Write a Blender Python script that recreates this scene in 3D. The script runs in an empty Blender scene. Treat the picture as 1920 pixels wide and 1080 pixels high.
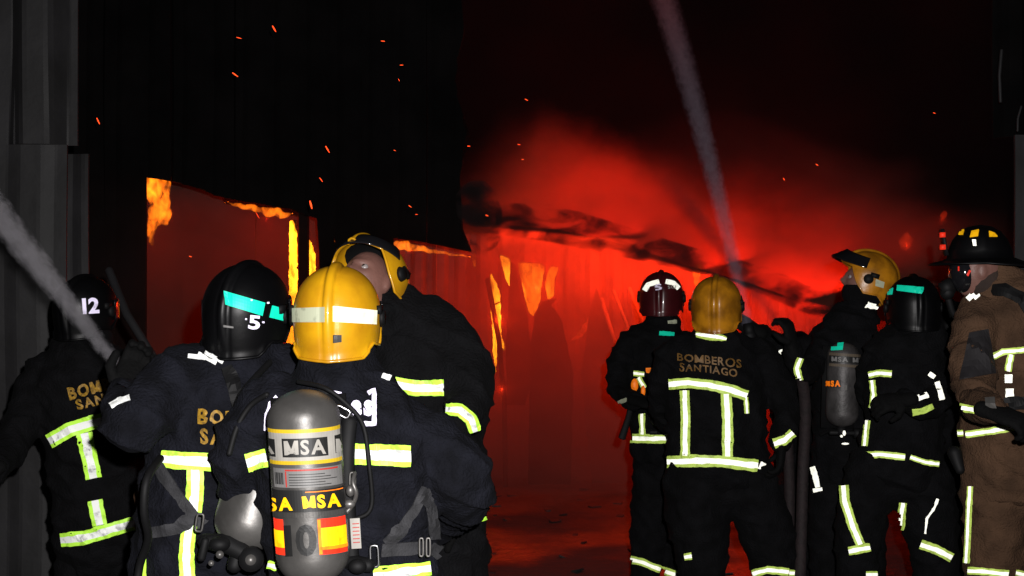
import bpy, bmesh, math, random
import numpy as np
from mathutils import Vector, Matrix, noise
from mathutils.bvhtree import BVHTree

random.seed(7)
rng = np.random.default_rng(7)
SC = bpy.context.scene
COL = SC.collection

# ------------------------------------------------------------------ camera
F = 2667.0                     # focal length in photo pixels (50 mm on 36 mm, 1920 px)
CH = 1.72                      # camera height
cam_d = bpy.data.cameras.new('camera')
cam_d.lens = 50.0; cam_d.sensor_width = 36.0
cam_d.clip_start = 0.05; cam_d.clip_end = 400
cam = bpy.data.objects.new('camera', cam_d); COL.objects.link(cam)
cam.location = (0, 0, CH); cam.rotation_euler = (math.radians(90), 0, 0)
SC.camera = cam
CAM = Vector((0, 0, CH))

# ------------------------------------------------------------------ world (night)
W = bpy.data.worlds.new('World'); SC.world = W; W.use_nodes = True
bg = W.node_tree.nodes['Background']
bg.inputs[0].default_value = (0.35, 0.30, 0.34, 1); bg.inputs[1].default_value = 0.0022

SC.view_settings.view_transform = 'Standard'
SC.view_settings.look = 'None'
SC.view_settings.exposure = 0.0
SC.view_settings.gamma = 1.0
SC.view_settings.use_curve_mapping = False
SC.cycles.use_denoising = True
SC.cycles.volume_bounces = 0
SC.cycles.max_bounces = 4
SC.cycles.transparent_max_bounces = 12
SC.cycles.volume_max_steps = 256
SC.cycles.sample_clamp_indirect = 4.0

# ------------------------------------------------------------------ lamps
def lamp(name, kind, loc, power, col, radius=0.0, target=None, spot=60):
    d = bpy.data.lights.new(name, kind); d.energy = power; d.color = col
    if kind == 'SPOT':
        d.spot_size = math.radians(spot); d.spot_blend = 0.8
    if kind in ('POINT', 'SPOT'): d.shadow_soft_size = radius
    o = bpy.data.objects.new(name, d); COL.objects.link(o); o.location = loc
    if target is not None:
        o.rotation_euler = (Vector(target) - Vector(loc)).to_track_quat('-Z', 'Y').to_euler()
    return o

def at(x, y, Y):               # photo pixel + distance -> place in the world
    return Vector(((x - 960) * Y / F, Y, CH - (y - 540) * Y / F))

# the photographer's flash gun, beside the lens
lamp('camera_flash', 'SPOT', (0.10, -0.02, CH + 0.14), 1150, (1.0, 0.97, 0.96), 0.02,
     target=(-0.3, 10, 1.9), spot=72)
# light the fire throws from inside the burning building
FIRE = (1.0, 0.030, 0.008)
HOT = (1.0, 0.045, 0.008)
def fire_area(x, y, Y, w, d, power, down=True, col=FIRE, tilt=0):
    o = lamp('fire_light', 'AREA', at(x, y, Y), power, col)
    o.data.shape = 'RECTANGLE'; o.data.size = w; o.data.size_y = d
    o.rotation_euler = (0 if down else math.pi, math.radians(tilt), 0)
    if not down: o.rotation_euler = (math.pi, math.radians(-tilt), 0)
    return o
# lamps added at roof edge and doorways for the fire's light, down and up
fire_area(1060, 440, 12.55, 1.2, .8, 84, True, HOT, tilt=5)
fire_area(1230, 490, 12.55, 1.0, .8, 88, True, HOT, tilt=14)
fire_area(1430, 545, 12.7, 1.1, .8, 48, True, tilt=15)
fire_area(1640, 600, 12.8, .9, .8, 12, True, tilt=8)
fire_area(1080, 450, 14.0, 1.3, 1.2, 150, False, tilt=6)
fire_area(1290, 512, 14.0, 1.2, 1.2, 120, False, tilt=14)
fire_area(1500, 560, 14.0, 1.1, 1.2, 165, False, tilt=14)
fire_area(400, 366, 12.0, 1.2, .6, 4.5, True, tilt=9)
fire_area(840, 470, 12.0, 1.2, .6, 5, True, tilt=7)
for (x, y, Y, p) in [(305, 400, 11.9, 5), (500, 410, 12.7, 4), (572, 480, 12.6, 7), (545, 640, 12.5, 4), (935, 600, 12.5, 12), (1005, 540, 12.65, 16), (770, 470, 12.3, 3), (940, 730, 12.4, 3), (1700, 460, 12.9, 3), (1768, 410, 12.9, 2)]:
    lamp('fire_glow', 'POINT', at(x, y, Y), p, HOT if x > 500 else FIRE, 0)

# ------------------------------------------------------------------ materials
MATS = {}
def newmat(name):
    m = bpy.data.materials.new(name); m.use_nodes = True
    return m, m.node_tree, m.node_tree.nodes['Principled BSDF']
def N(t, kind, **kw):
    n = t.nodes.new(kind)
    for k, v in kw.items(): setattr(n, k, v)
    return n
def mat(name, col, rough=0.6, metal=0.0, vary=0.25, scale=8, bump=0.0, bscale=60, coat=0.0, col2=None, detail=6, sheen=0.0, spec=.5):
    if name in MATS: return MATS[name]
    m, t, b = newmat(name)
    tc = N(t, 'ShaderNodeTexCoord')
    n = N(t, 'ShaderNodeTexNoise'); n.inputs['Scale'].default_value = scale; n.inputs['Detail'].default_value = detail
    t.links.new(tc.outputs['Object'], n.inputs['Vector'])
    cr = N(t, 'ShaderNodeValToRGB')
    c2 = col2 or tuple(c * (1 - vary) for c in col)
    c1 = tuple(min(1, c * (1 + vary * .5)) for c in col)
    cr.color_ramp.elements[0].position = .35; cr.color_ramp.elements[1].position = .65
    cr.color_ramp.elements[0].color = (*c2, 1); cr.color_ramp.elements[1].color = (*c1, 1)
    t.links.new(n.outputs['Fac'], cr.inputs[0]); t.links.new(cr.outputs[0], b.inputs['Base Color'])
    b.inputs['Roughness'].default_value = rough; b.inputs['Metallic'].default_value = metal
    b.inputs['Specular IOR Level'].default_value = spec
    if coat: b.inputs['Coat Weight'].default_value = coat; b.inputs['Coat Roughness'].default_value = .08
    if sheen: b.inputs['Sheen Weight'].default_value = sheen
    if bump:
        n2 = N(t, 'ShaderNodeTexNoise'); n2.inputs['Scale'].default_value = bscale; n2.inputs['Detail'].default_value = 4
        t.links.new(tc.outputs['Object'], n2.inputs['Vector'])
        bp = N(t, 'ShaderNodeBump'); bp.inputs['Strength'].default_value = bump; bp.inputs['Distance'].default_value = .01
        t.links.new(n2.outputs['Fac'], bp.inputs['Height']); t.links.new(bp.outputs[0], b.inputs['Normal'])
    MATS[name] = m
    return m

def retro(name, col, strength=0.5, rough=0.42, dirt=0.35):
    """glass-bead tape: a diffuse base plus a lobe that sends light back where it came from"""
    if name in MATS: return MATS[name]
    m, t, b = newmat(name)
    out = t.nodes['Material Output']
    tc = N(t, 'ShaderNodeTexCoord')
    n = N(t, 'ShaderNodeTexNoise'); n.inputs['Scale'].default_value = 38; n.inputs['Detail'].default_value = 5
    t.links.new(tc.outputs['Object'], n.inputs['Vector'])
    cr = N(t, 'ShaderNodeValToRGB')
    cr.color_ramp.elements[0].position = .33; cr.color_ramp.elements[1].position = .46
    cr.color_ramp.elements[0].color = (*[c * (1 - dirt) for c in col], 1); cr.color_ramp.elements[1].color = (*col, 1)
    t.links.new(n.outputs['Fac'], cr.inputs[0])
    t.links.new(cr.outputs[0], b.inputs['Base Color']); b.inputs['Roughness'].default_value = .5
    g = N(t, 'ShaderNodeBsdfGlossy'); g.inputs['Roughness'].default_value = rough
    t.links.new(cr.outputs[0], g.inputs['Color'])
    ge = N(t, 'ShaderNodeNewGeometry'); t.links.new(ge.outputs['Incoming'], g.inputs['Normal'])
    mx = N(t, 'ShaderNodeMixShader'); mx.inputs[0].default_value = strength
    t.links.new(b.outputs[0], mx.inputs[1]); t.links.new(g.outputs[0], mx.inputs[2]); t.links.new(mx.outputs[0], out.inputs[0])
    MATS[name] = m
    return m

def emis(name, stops, strength, scale=(6, 6, 3), low=.3, high=.7):
    if name in MATS: return MATS[name]
    m, t, b = newmat(name); t.nodes.remove(b)
    tc = N(t, 'ShaderNodeTexCoord'); mp = N(t, 'ShaderNodeMapping'); mp.inputs['Scale'].default_value = scale
    n = N(t, 'ShaderNodeTexNoise'); n.inputs['Scale'].default_value = 1; n.inputs['Detail'].default_value = 7; n.inputs['Distortion'].default_value = .6
    t.links.new(tc.outputs['Object'], mp.inputs[0]); t.links.new(mp.outputs[0], n.inputs['Vector'])
    cr = N(t, 'ShaderNodeValToRGB'); el = cr.color_ramp.elements
    k = len(stops)
    el[0].position = low; el[0].color = (*stops[0], 1); el[1].position = high; el[1].color = (*stops[-1], 1)
    for i in range(1, k - 1):
        e = el.new(low + (high - low) * i / (k - 1)); e.color = (*stops[i], 1)
    t.links.new(n.outputs['Fac'], cr.inputs[0])
    e = N(t, 'ShaderNodeEmission'); e.inputs[1].default_value = strength
    t.links.new(cr.outputs[0], e.inputs[0]); t.links.new(e.outputs[0], t.nodes['Material Output'].inputs[0])
    MATS[name] = m
    return m

NAVY = mat('navy_fabric', (.0075, .008, .0125), .9, spec=.15, vary=.5, scale=14, bump=.9, bscale=110, detail=10)
SOOTY = mat('sooty_inner_wall', (.045, .026, .02), .9, vary=.5, scale=2, bump=.4, bscale=9)
DARKCLOTH = mat('black_fabric', (.0036, .0036, .0044), .9, spec=.14, vary=.5, scale=14, bump=.9, bscale=110, detail=10)
BROWN = mat('brown_fabric', (.085, .046, .026), .9, spec=.2, vary=.4, scale=9, bump=.9, bscale=110, detail=10)
DBROWN = mat('dark_patch', (.012, .010, .012), .8, vary=.3)
SKIN = mat('skin', (.20, .095, .075), .5, vary=.12, scale=20, bump=.15, bscale=90)
EYE = mat('eye_white', (.32, .28, .27), .3, vary=.05)
IRIS = mat('iris', (.03, .02, .015), .15, vary=.05)
YEL = mat('yellow_shell', (.68, .345, .006), .36, vary=.12, scale=11, bump=.10, bscale=30, coat=.35, col2=(.52, .24, .006), detail=12)
BLK = mat('black_shell', (.0025, .0025, .003), .42, vary=.3, bump=.1, bscale=20, spec=.25)
RED = mat('dark_red_shell', (.06, .006, .008), .35, vary=.3, coat=.3)
ORG = mat('worn_yellow_shell', (.50, .20, .008), .33, vary=.35, scale=14, bump=.1, coat=.4, col2=(.26, .10, .006))
RUB = mat('black_rubber', (.0045, .0045, .005), .65, spec=.25, vary=.3)
STRAP = mat('grey_strap', (.032, .032, .036), .8, vary=.3, scale=30, bump=.3, bscale=200)
STEEL = mat('brushed_steel', (.17, .163, .155), .42, metal=.6, vary=.45, scale=6, bump=.07, bscale=50)
BRIGHT = mat('bright_metal', (.75, .75, .77), .25, metal=1, vary=.1)
LIME = retro('lime_tape', (.42, .78, .06), .10)
SILV = retro('silver_tape', (.93, .95, .92), .09, .5, .5)
SILVM = retro('silver_tape_side', (.95, .97, .90), .40, .5)
SILVF = retro('silver_tape_right', (.97, .98, .86), .42, .5, .2)  # stronger return for the far group, making up for flash falloff
LIMEF = retro('lime_tape_right', (.55, .74, .14), .16, .5)  # likewise raised for the far group against flash falloff
CREAM = retro('worn_cream_tape', (.36, .38, .27), .10, .5)
WORN = retro('worn_pale_tape', (.80, .84, .62), .12, .5, .25)
TEAL = retro('teal_tape', (.004, .62, .40), .16, .5, .1)
VIO = retro('violet_white_tape', (.84, .78, 1.0), .12, .5)
GOLD = mat('gold_print', (.40, .22, .012), .6, vary=.25, scale=90, col2=(.16, .085, .008))
GOLDD = mat('dull_gold_print', (.20, .10, .02), .6, vary=.4, scale=40)
ORT = retro('orange_tape', (1, .22, .006), .15, .5, .3)
REDT = retro('red_tape', (.85, .03, .01), .12, .5, .25)
YELT = retro('yellow_tape', (1, .52, .004), .12, .5, .3)
PRINTY = mat('yellow_print', (.75, .50, .02), .5, vary=.2)
PRINTW = mat('white_print', (.42, .40, .36), .5, vary=.2, scale=15)
PRINTG = mat('grey_print', (.22, .215, .21), .5, vary=.15, scale=15)
PRINTB = mat('black_print', (.015, .015, .015), .5, vary=.2)
PRINTR = mat('red_print', (.5, .04, .03), .5, vary=.2)
GLV = mat('black_glove', (.0028, .0028, .003), .85, spec=.15, vary=.4, bump=.4, bscale=90)
LENS = mat('dark_visor', (.01, .01, .012), .08, vary=.1, coat=1)

# ------------------------------------------------------------------ mesh helpers
def link_mesh(name, me, mats, parent=None, base=None, smooth=True):
    if not isinstance(mats, (list, tuple)): mats = [mats]
    for m in mats: me.materials.append(m)
    if smooth: me.polygons.foreach_set('use_smooth', [True] * len(me.polygons))
    o = bpy.data.objects.new(name, me); COL.objects.link(o)
    if parent is not None:
        root = parent
        while root.parent: root = root.parent
        off = Vector(root.location)
        me.transform(Matrix.Translation(-off)); o.parent = parent
    return o
def mesh_from(verts, faces, mi=None):
    me = bpy.data.meshes.new('mesh'); me.from_pydata([tuple(v) for v in verts], [], faces)
    if mi is not None: me.polygons.foreach_set('material_index', mi)
    me.update(); return me
def outward(me):
    bm = bmesh.new(); bm.from_mesh(me); bmesh.ops.recalc_face_normals(bm, faces=bm.faces); bm.to_mesh(me); bm.free(); return me
def thing(name, label, cat, loc=(0, 0, 0), group=None):
    o = bpy.data.objects.new(name, None); COL.objects.link(o); o.empty_display_size = .1
    o.location = loc; o['label'] = label; o['category'] = cat
    if group: o['group'] = group
    return o
def tag(o, label=None, cat=None, group=None, kind=None):
    if label: o['label'] = label
    if cat: o['category'] = cat
    if group: o['group'] = group
    if kind: o['kind'] = kind
    return o

class Bld:
    def __init__(s): s.v = []; s.f = []; s.m = []
    def add(s, v, f, mi=0):
        k = len(s.v); s.v += [tuple(p) for p in v]; s.f += [tuple(i + k for i in q) for q in f]; s.m += [mi] * len(f)
    def box(s, c, h, M=None, mi=0, bev=0):
        c = Vector(c); M = M or Matrix.Identity(3); v = []
        for dz in (-1, 1):
            for dy in (-1, 1):
                for dx in (-1, 1): v.append(c + M @ Vector((dx * h[0], dy * h[1], dz * h[2])))
        s.add(v, [(0, 1, 3, 2)[::-1], (4, 5, 7, 6), (0, 1, 5, 4), (2, 3, 7, 6)[::-1], (0, 2, 6, 4)[::-1], (1, 3, 7, 5)], mi)
    def tube(s, pts, rw, rd=None, seg=14, cap=True, hint=Vector((0, 1, 0)), mi=0, flat=False):
        pts = [Vector(p) for p in pts]; n = len(pts)
        if not hasattr(rw, '__len__'): rw = [rw] * n
        if rd is None: rd = rw
        if not hasattr(rd, '__len__'): rd = [rd] * n
        rings = []
        T = []
        for i in range(n):
            a = pts[max(0, i - 1)]; b = pts[min(n - 1, i + 1)]; T.append((b - a).normalized())
        def fr(t):
            sd = t.cross(hint)
            if sd.length < .25: sd = t.cross(Vector((0, 0, 1)) if abs(t.z) < .9 else Vector((1, 0, 0)))
            sd.normalize(); return sd, sd.cross(t).normalized()
        def ring(p, t, a, b):
            sd, dp = fr(t)
            return [p + sd * (a * math.cos(q)) + dp * (b * math.sin(q)) for q in [2 * math.pi * k / seg for k in range(seg)]]
        if cap and not flat:
            for q in (78, 50, 25):
                q = math.radians(q); rings.append(ring(pts[0] - T[0] * min(rw[0], rd[0]) * math.sin(q), T[0], rw[0] * math.cos(q), rd[0] * math.cos(q)))
        for i in range(n): rings.append(ring(pts[i], T[i], rw[i], rd[i]))
        if cap and not flat:
            for q in (25, 50, 78):
                q = math.radians(q); rings.append(ring(pts[-1] + T[-1] * min(rw[-1], rd[-1]) * math.sin(q), T[-1], rw[-1] * math.cos(q), rd[-1] * math.cos(q)))
        v = [p for r in rings for p in r]; f = []
        for i in range(len(rings) - 1):
            for k in range(seg):
                a = i * seg + k; b = i * seg + (k + 1) % seg
                f.append((a, b, b + seg, a + seg))
        if cap:
            f.append(tuple(range(seg))[::-1]); f.append(tuple(range((len(rings) - 1) * seg, len(rings) * seg)))
        s.add(v, f, mi)
    def ell(s, c, r, M=None, nu=20, nv=12, mi=0):
        c = Vector(c); M = M or Matrix.Identity(3); v = []; f = []
        for j in range(1, nv):
            th = math.pi * j / nv
            for i in range(nu):
                ph = 2 * math.pi * i / nu
                v.append(c + M @ Vector((r[0] * math.sin(th) * math.cos(ph), r[1] * math.sin(th) * math.sin(ph), r[2] * math.cos(th))))
        top = len(v); v.append(c + M @ Vector((0, 0, r[2]))); v.append(c + M @ Vector((0, 0, -r[2])))
        for j in range(nv - 2):
            for i in range(nu):
                a = j * nu + i; b = j * nu + (i + 1) % nu; f.append((a, a + nu, b + nu, b))
        for i in range(nu):
            f.append((top, i, (i + 1) % nu)); k = (nv - 2) * nu; f.append((top + 1, k + (i + 1) % nu, k + i))
        s.add(v, f, mi)
    def mesh(s): return outward(mesh_from(s.v, s.f, s.m))
    def build(s, name, m, parent=None, smooth=True): return link_mesh(name, s.mesh(), m, parent, smooth=smooth)

def rounded(px):               # densify a list of stations with Catmull-Rom
    out = []
    P_ = [np.array(p, float) for p in px]
    for i in range(len(P_) - 1):
        p0 = P_[max(0, i - 1)]; p1 = P_[i]; p2 = P_[i + 1]; p3 = P_[min(len(P_) - 1, i + 2)]
        for k in range(4):
            t = k / 4
            out.append(.5 * ((2 * p1) + (-p0 + p2) * t + (2 * p0 - 5 * p1 + 4 * p2 - p3) * t * t + (-p0 + 3 * p1 - 3 * p2 + p3) * t ** 3))
    out.append(P_[-1]); return out

def stations(b, st, seg=24, sc=1.0, flat=False):
    """st: (x px, y px, distance m, half width px, half depth m)"""
    st = rounded([s if len(s) == 5 else (*s, s[3] * s[2] / F) for s in st])
    b.tube([at(s[0], s[1], s[2]) for s in st], [s[3] * s[2] / F * sc for s in st], [s[4] * sc for s in st], seg=seg, flat=flat)

def remesh(me, voxel, smooth=3):
    o = bpy.data.objects.new('tmp', me); COL.objects.link(o)
    m = o.modifiers.new('r', 'REMESH'); m.mode = 'VOXEL'; m.voxel_size = voxel; m.adaptivity = 0
    if smooth:
        s = o.modifiers.new('s', 'SMOOTH'); s.factor = .6; s.iterations = smooth
    dg = bpy.context.evaluated_depsgraph_get()
    r = bpy.data.meshes.new_from_object(o.evaluated_get(dg)); bpy.data.objects.remove(o); return r

def wrinkle(me, amp=.011, seed=0.0, fine=.0035):
    n = len(me.vertices)
    nr = [v.normal.copy() for v in me.vertices]
    for i, v in enumerate(me.vertices):
        c = v.co
        q = Vector((c.x * 5 + seed, c.y * 5, c.z * 10 + c.x * 4))
        q2 = Vector((c.x * 13 + seed, c.y * 13 - c.z * 6, c.z * 17))
        a = noise.noise(q); b = noise.noise(q2)
        e = noise.noise(Vector((c.x * 8 - c.z * 7, c.y * 8 + seed, c.z * 8 + c.x * 5)))
        d = amp * ((1 - min(1, abs(a) * 2.6)) ** 2 * 1.3 - .45) + amp * .55 * (1 - min(1, abs(e) * 3.5)) ** 2 + fine * b * 2
        v.co = c + nr[i] * d
    me.update()

def bvh_of(*objs):
    vs = []; fs = []
    for o in objs:
        k = len(vs); mw = Matrix.Translation(root_loc(o))
        vs += [mw @ v.co for v in o.data.vertices]; fs += [tuple(i + k for i in p.vertices) for p in o.data.polygons]
    return BVHTree.FromPolygons(vs, fs)
def root_loc(o):
    while o.parent: o = o.parent
    return Vector(o.location) if o.type == 'EMPTY' else Vector((0, 0, 0))

def cast(bv, x, y, off):
    d = (at(x, y, 5.0) - CAM).normalized()
    loc, nr, idx, dist = bv.ray_cast(CAM, d)
    if loc is None: return None
    if nr.dot(d) > 0: nr = -nr
    return loc + nr * off, nr

def keep_main(bm, share):
    seen = set(); isl = []
    for f0 in bm.faces:
        if f0 in seen: continue
        st = [f0]; seen.add(f0); g = []
        while st:
            q = st.pop(); g.append(q)
            for e in q.edges:
                for w in e.link_faces:
                    if w not in seen: seen.add(w); st.append(w)
        isl.append(g)
    isl.sort(key=lambda g: -sum(f.calc_area() for f in g))
    bad = [f for g in isl[1:] for f in g]
    if bad: bmesh.ops.delete(bm, geom=bad, context='FACES')
def lay(name, grid, bv, mats, parent, off=.004, lanes=None, depth=.006, jump=.08):
    """sew a grid of points (photo coordinates) on to the surface below it, with a thickness of its own"""
    R = len(grid); C_ = len(grid[0]); idx = {}; v = []; f = []; mi = []; dist = {}
    for i in range(R):
        for j in range(C_):
            h = cast(bv, grid[i][j][0], grid[i][j][1], off)
            if h: idx[i, j] = len(v); v.append(h[0]); v.append(h[0] - h[1] * depth); dist[i, j] = h[0].y
    edges = {}
    for i in range(R - 1):
        for j in range(C_ - 1):
            q = [(i, j), (i, j + 1), (i + 1, j + 1), (i + 1, j)]
            if all(k in idx for k in q) and max(dist[k] for k in q) - min(dist[k] for k in q) < jump:
                f.append(tuple(idx[k] for k in q)); mi.append(lanes[j] if lanes else 0)
                for a, b2 in zip(q, q[1:] + q[:1]):
                    if (b2, a) in edges: edges.pop((b2, a))
                    else: edges[a, b2] = mi[-1]
    for (a, b2), k in edges.items():
        f.append((idx[b2], idx[a], idx[a] + 1, idx[b2] + 1)); mi.append(k)
    if not f: return None
    me = mesh_from(v, f, mi); bm = bmesh.new(); bm.from_mesh(me)
    bmesh.ops.delete(bm, geom=[q for q in bm.verts if not q.link_faces], context='VERTS')
    bmesh.ops.recalc_face_normals(bm, faces=bm.faces); keep_main(bm, .12); bm.to_mesh(me); bm.free()
    return link_mesh(name, me, mats, parent, smooth=False)

def band(pts, w, bv, parent, name='reflective_band', mats=None, off=.005, rag=.6, step=4, lanes=None, edge=.26):
    """tape along a line; w = full width in px (number or per-point)"""
    mats = mats or [LIME, SILV]
    if not hasattr(w, '__len__'): w = [w] * len(pts)
    st = [(*p, ww) for p, ww in zip(pts, w)]
    L = [np.array(s, float) for s in st]; out = []
    for a, b in zip(L[:-1], L[1:]):
        k = max(1, int(np.hypot(*(b - a)[:2]) / step))
        for i in range(k): out.append(a + (b - a) * i / k)
    out.append(L[-1]); n = len(out); rows = []
    offs = [-1, -1 + edge * 2, 0, 1 - edge * 2, 1] if len(mats) > 1 else [-1, -.33, .33, 1]
    lane = [0, 1, 1, 0] if len(mats) > 1 else [0, 0, 0]
    for i, p in enumerate(out):
        a = out[max(0, i - 1)]; b = out[min(n - 1, i + 1)]; t = (b - a)[:2]; t /= (np.hypot(*t) + 1e-9); nrm = np.array([-t[1], t[0]])
        j = rag * noise.noise(Vector((p[0] * .13, p[1] * .13, 3))) * 2
        rows.append([p[:2] + nrm * (o * (p[2] / 2 + j)) for o in offs])
    return lay(name, rows, bv, mats, parent, off=off, lanes=lane)

def quad(q, nx, ny, bv, m, parent, name, off=.004):
    q = [np.array(p, float) for p in q]       # TL TR BR BL
    g = [[(q[0] * (1 - i / nx) + q[1] * i / nx) * (1 - j / ny) + (q[3] * (1 - i / nx) + q[2] * i / nx) * j / ny for i in range(nx + 1)] for j in range(ny + 1)]
    return lay(name, g, bv, m, parent, off=off)

def glyph(ch, bold):
    if ch == 'M':
        w = .10 + bold * 2; H_ = .70; W_ = .74
        p = [(0, 0), (w, 0), (w, .60 * H_), (W_ / 2 - w * .42, .06), (W_ / 2 + w * .42, .06), (W_ - w, .60 * H_), (W_ - w, 0), (W_, 0), (W_, H_), (W_ - w * 1.25, H_), (W_ / 2, .40 * H_), (w * 1.25, H_), (0, H_)]
        bm = bmesh.new(); bm.faces.new([bm.verts.new((x, y, 0)) for x, y in p]); bmesh.ops.triangulate(bm, faces=bm.faces[:])
    else:
        c = bpy.data.curves.new('txt', 'FONT'); c.body = ch; c.size = 1; c.offset = bold; c.resolution_u = 3
        o = bpy.data.objects.new('tmp', c); COL.objects.link(o)
        dg = bpy.context.evaluated_depsgraph_get(); me = bpy.data.meshes.new_from_object(o.evaluated_get(dg)); bpy.data.objects.remove(o)
        bm = bmesh.new(); bm.from_mesh(me); bpy.data.meshes.remove(me)
    bmesh.ops.remove_doubles(bm, verts=bm.verts, dist=1e-5); x0 = min(v.co.x for v in bm.verts)
    for v in bm.verts: v.co.x -= x0
    return bm, max(v.co.x for v in bm.verts)
def poly_text(txt, bold=.02, spacing=1.0):
    me = bpy.data.meshes.new('text'); full = bmesh.new(); cur = 0
    for ch in txt:
        g, w = glyph(ch, bold)
        for v in g.verts: v.co.x += cur
        g.to_mesh(me); g.free(); full.from_mesh(me); cur += w + .10 * spacing
    bm = full
    for _ in range(2):
        lg = [e for e in bm.edges if e.calc_length() > .16]
        if lg: bmesh.ops.subdivide_edges(bm, edges=lg, cuts=1)
        bmesh.ops.triangulate(bm, faces=bm.faces[:])
    bm.to_mesh(me); bm.free()
    xs = [v.co.x for v in me.vertices]; ys = [v.co.y for v in me.vertices]
    return me, min(xs), max(xs), min(ys), max(ys)

def lettering(txt, q, bv, m, parent, name='lettering', off=.006, bold=.02, arc=0, clip=None, spacing=1.0):
    """q = TL TR BR BL corners in photo pixels"""
    me, x0, x1, y0, y1 = poly_text(txt, bold, spacing); q = [np.array(p, float) for p in q]
    v = []; ok = []; T = []
    for p in me.vertices:
        u = (p.co.x - x0) / (x1 - x0); w = 1 - (p.co.y - y0) / (y1 - y0)
        s = (q[0] * (1 - u) + q[1] * u) * (1 - w) + (q[3] * (1 - u) + q[2] * u) * w
        s = s + np.array([0, -arc * 4 * u * (1 - u)])
        h = cast(bv, s[0], s[1], off)
        if clip and not clip(s[0], s[1]): h = None
        ok.append(h is not None); v.append(h[0] if h else Vector((0, 0, 0)))
    f = [tuple(p.vertices) for p in me.polygons if all(ok[i] for i in p.vertices)]
    f = [p for p in f if max(v[i].y for i in p) - min(v[i].y for i in p) < .06]
    m2 = mesh_from(v, f); bm = bmesh.new(); bm.from_mesh(m2)
    bmesh.ops.delete(bm, geom=[x for x in bm.verts if not x.link_faces], context='VERTS')
    r = bmesh.ops.extrude_face_region(bm, geom=bm.faces[:])
    nv = [g for g in r['geom'] if isinstance(g, bmesh.types.BMVert)]
    for x in nv: x.co += (CAM - x.co).normalized() * .0015
    bmesh.ops.recalc_face_normals(bm, faces=bm.faces)
    bm.to_mesh(m2); bm.free(); bpy.data.meshes.remove(me)
    return link_mesh(name, m2, m, parent, smooth=False)

def frame(fwd, up=(0, 0, 1), roll=0):
    f = Vector(fwd).normalized(); u = Vector(up); x = f.cross(u).normalized(); z = x.cross(f).normalized()
    M = Matrix((x, f, z)).transposed()
    return M @ Matrix.Rotation(math.radians(roll), 3, 'Y')

exec_parts = True
# ================================================================== THE PLACE
# ---- ground
def grid_mesh(xs, ys, fn):
    v = [fn(x, y) for y in ys for x in xs]; nx = len(xs); f = []
    for j in range(len(ys) - 1):
        for i in range(nx - 1):
            a = j * nx + i; f.append((a, a + 1, a + nx + 1, a + nx))
    return v, f
def ground_z(x, y):
    e = max(0, 1 - max(abs(x) / 9, abs(y - 8) / 11))
    return .012 * min(1, e * 3) * (noise.noise(Vector((x * 1.3, y * 1.3, 0))) + .5 * noise.noise(Vector((x * 4, y * 4, 2))) + .35 * noise.noise(Vector((x * 11, y * 11, 5))))
gx = sorted(set([-200, -60, -20] + [round(-9 + .08 * i, 3) for i in range(226)] + [20, 60, 200]))
gy = sorted(set([-60, -20, -6] + [round(-3 + .08 * i, 3) for i in range(276)] + [30, 80, 250]))
v, f = grid_mesh(gx, gy, lambda x, y: (x, y, ground_z(x, y)))
m, t, b = newmat('wet_concrete')
tc = N(t, 'ShaderNodeTexCoord'); n = N(t, 'ShaderNodeTexNoise'); n.inputs['Scale'].default_value = 1.1; n.inputs['Detail'].default_value = 8; n.inputs['Roughness'].default_value = .65
t.links.new(tc.outputs['Object'], n.inputs['Vector'])
cr = N(t, 'ShaderNodeValToRGB'); e = cr.color_ramp.elements
e[0].position = .35; e[0].color = (.007, .006, .006, 1); e[1].position = .68; e[1].color = (.038, .028, .026, 1)
t.links.new(n.outputs['Fac'], cr.inputs[0]); t.links.new(cr.outputs[0], b.inputs['Base Color'])
r = N(t, 'ShaderNodeMapRange'); r.inputs[1].default_value = .4; r.inputs[2].default_value = .6; r.inputs[3].default_value = .38; r.inputs[4].default_value = .85
n3 = N(t, 'ShaderNodeTexNoise'); n3.inputs['Scale'].default_value = .9; n3.inputs['Detail'].default_value = 5
t.links.new(tc.outputs['Object'], n3.inputs['Vector']); t.links.new(n3.outputs['Fac'], r.inputs[0]); t.links.new(r.outputs[0], b.inputs['Roughness'])
n2 = N(t, 'ShaderNodeTexNoise'); n2.inputs['Scale'].default_value = 14; n2.inputs['Detail'].default_value = 6
t.links.new(tc.outputs['Object'], n2.inputs['Vector'])
bp = N(t, 'ShaderNodeBump'); bp.inputs['Strength'].default_value = .6; bp.inputs['Distance'].default_value = .02
t.links.new(n2.outputs['Fac'], bp.inputs['Height']); t.links.new(bp.outputs[0], b.inputs['Normal'])
tag(link_mesh('ground', mesh_from(v, f), m), kind='structure')

# ---- burning warehouse: charred front wall on the left, torn sheet metal inside
CHAR = mat('charred_wall', (.0048, .0040, .0042), .95, spec=.1, vary=.5, scale=2.5, bump=.5, bscale=12)
SHEET = mat('scorched_sheet_metal', (.13, .065, .045), .7, vary=.5, scale=3, bump=.3, bscale=14, col2=(.03, .018, .014))
GREYM = mat('grey_sheet_metal', (.018, .017, .019), .65, vary=.35, scale=2.2, bump=.6, bscale=6, col2=(.009, .0085, .009), detail=9)
ware = thing('burning_warehouse', 'burning warehouse of charred walls and torn corrugated sheets glowing red with smoke', 'building', (-1.0, 12, 0))

def inside(px, py, poly):
    r = np.zeros(px.shape, bool); n = len(poly)
    for i in range(n):
        x1, y1 = poly[i]; x2, y2 = poly[(i + 1) % n]
        if y1 == y2: continue
        c = ((y1 > py) != (y2 > py)) & (px < (x2 - x1) * (py - y1) / (y2 - y1) + x1); r ^= c
    return r

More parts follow.
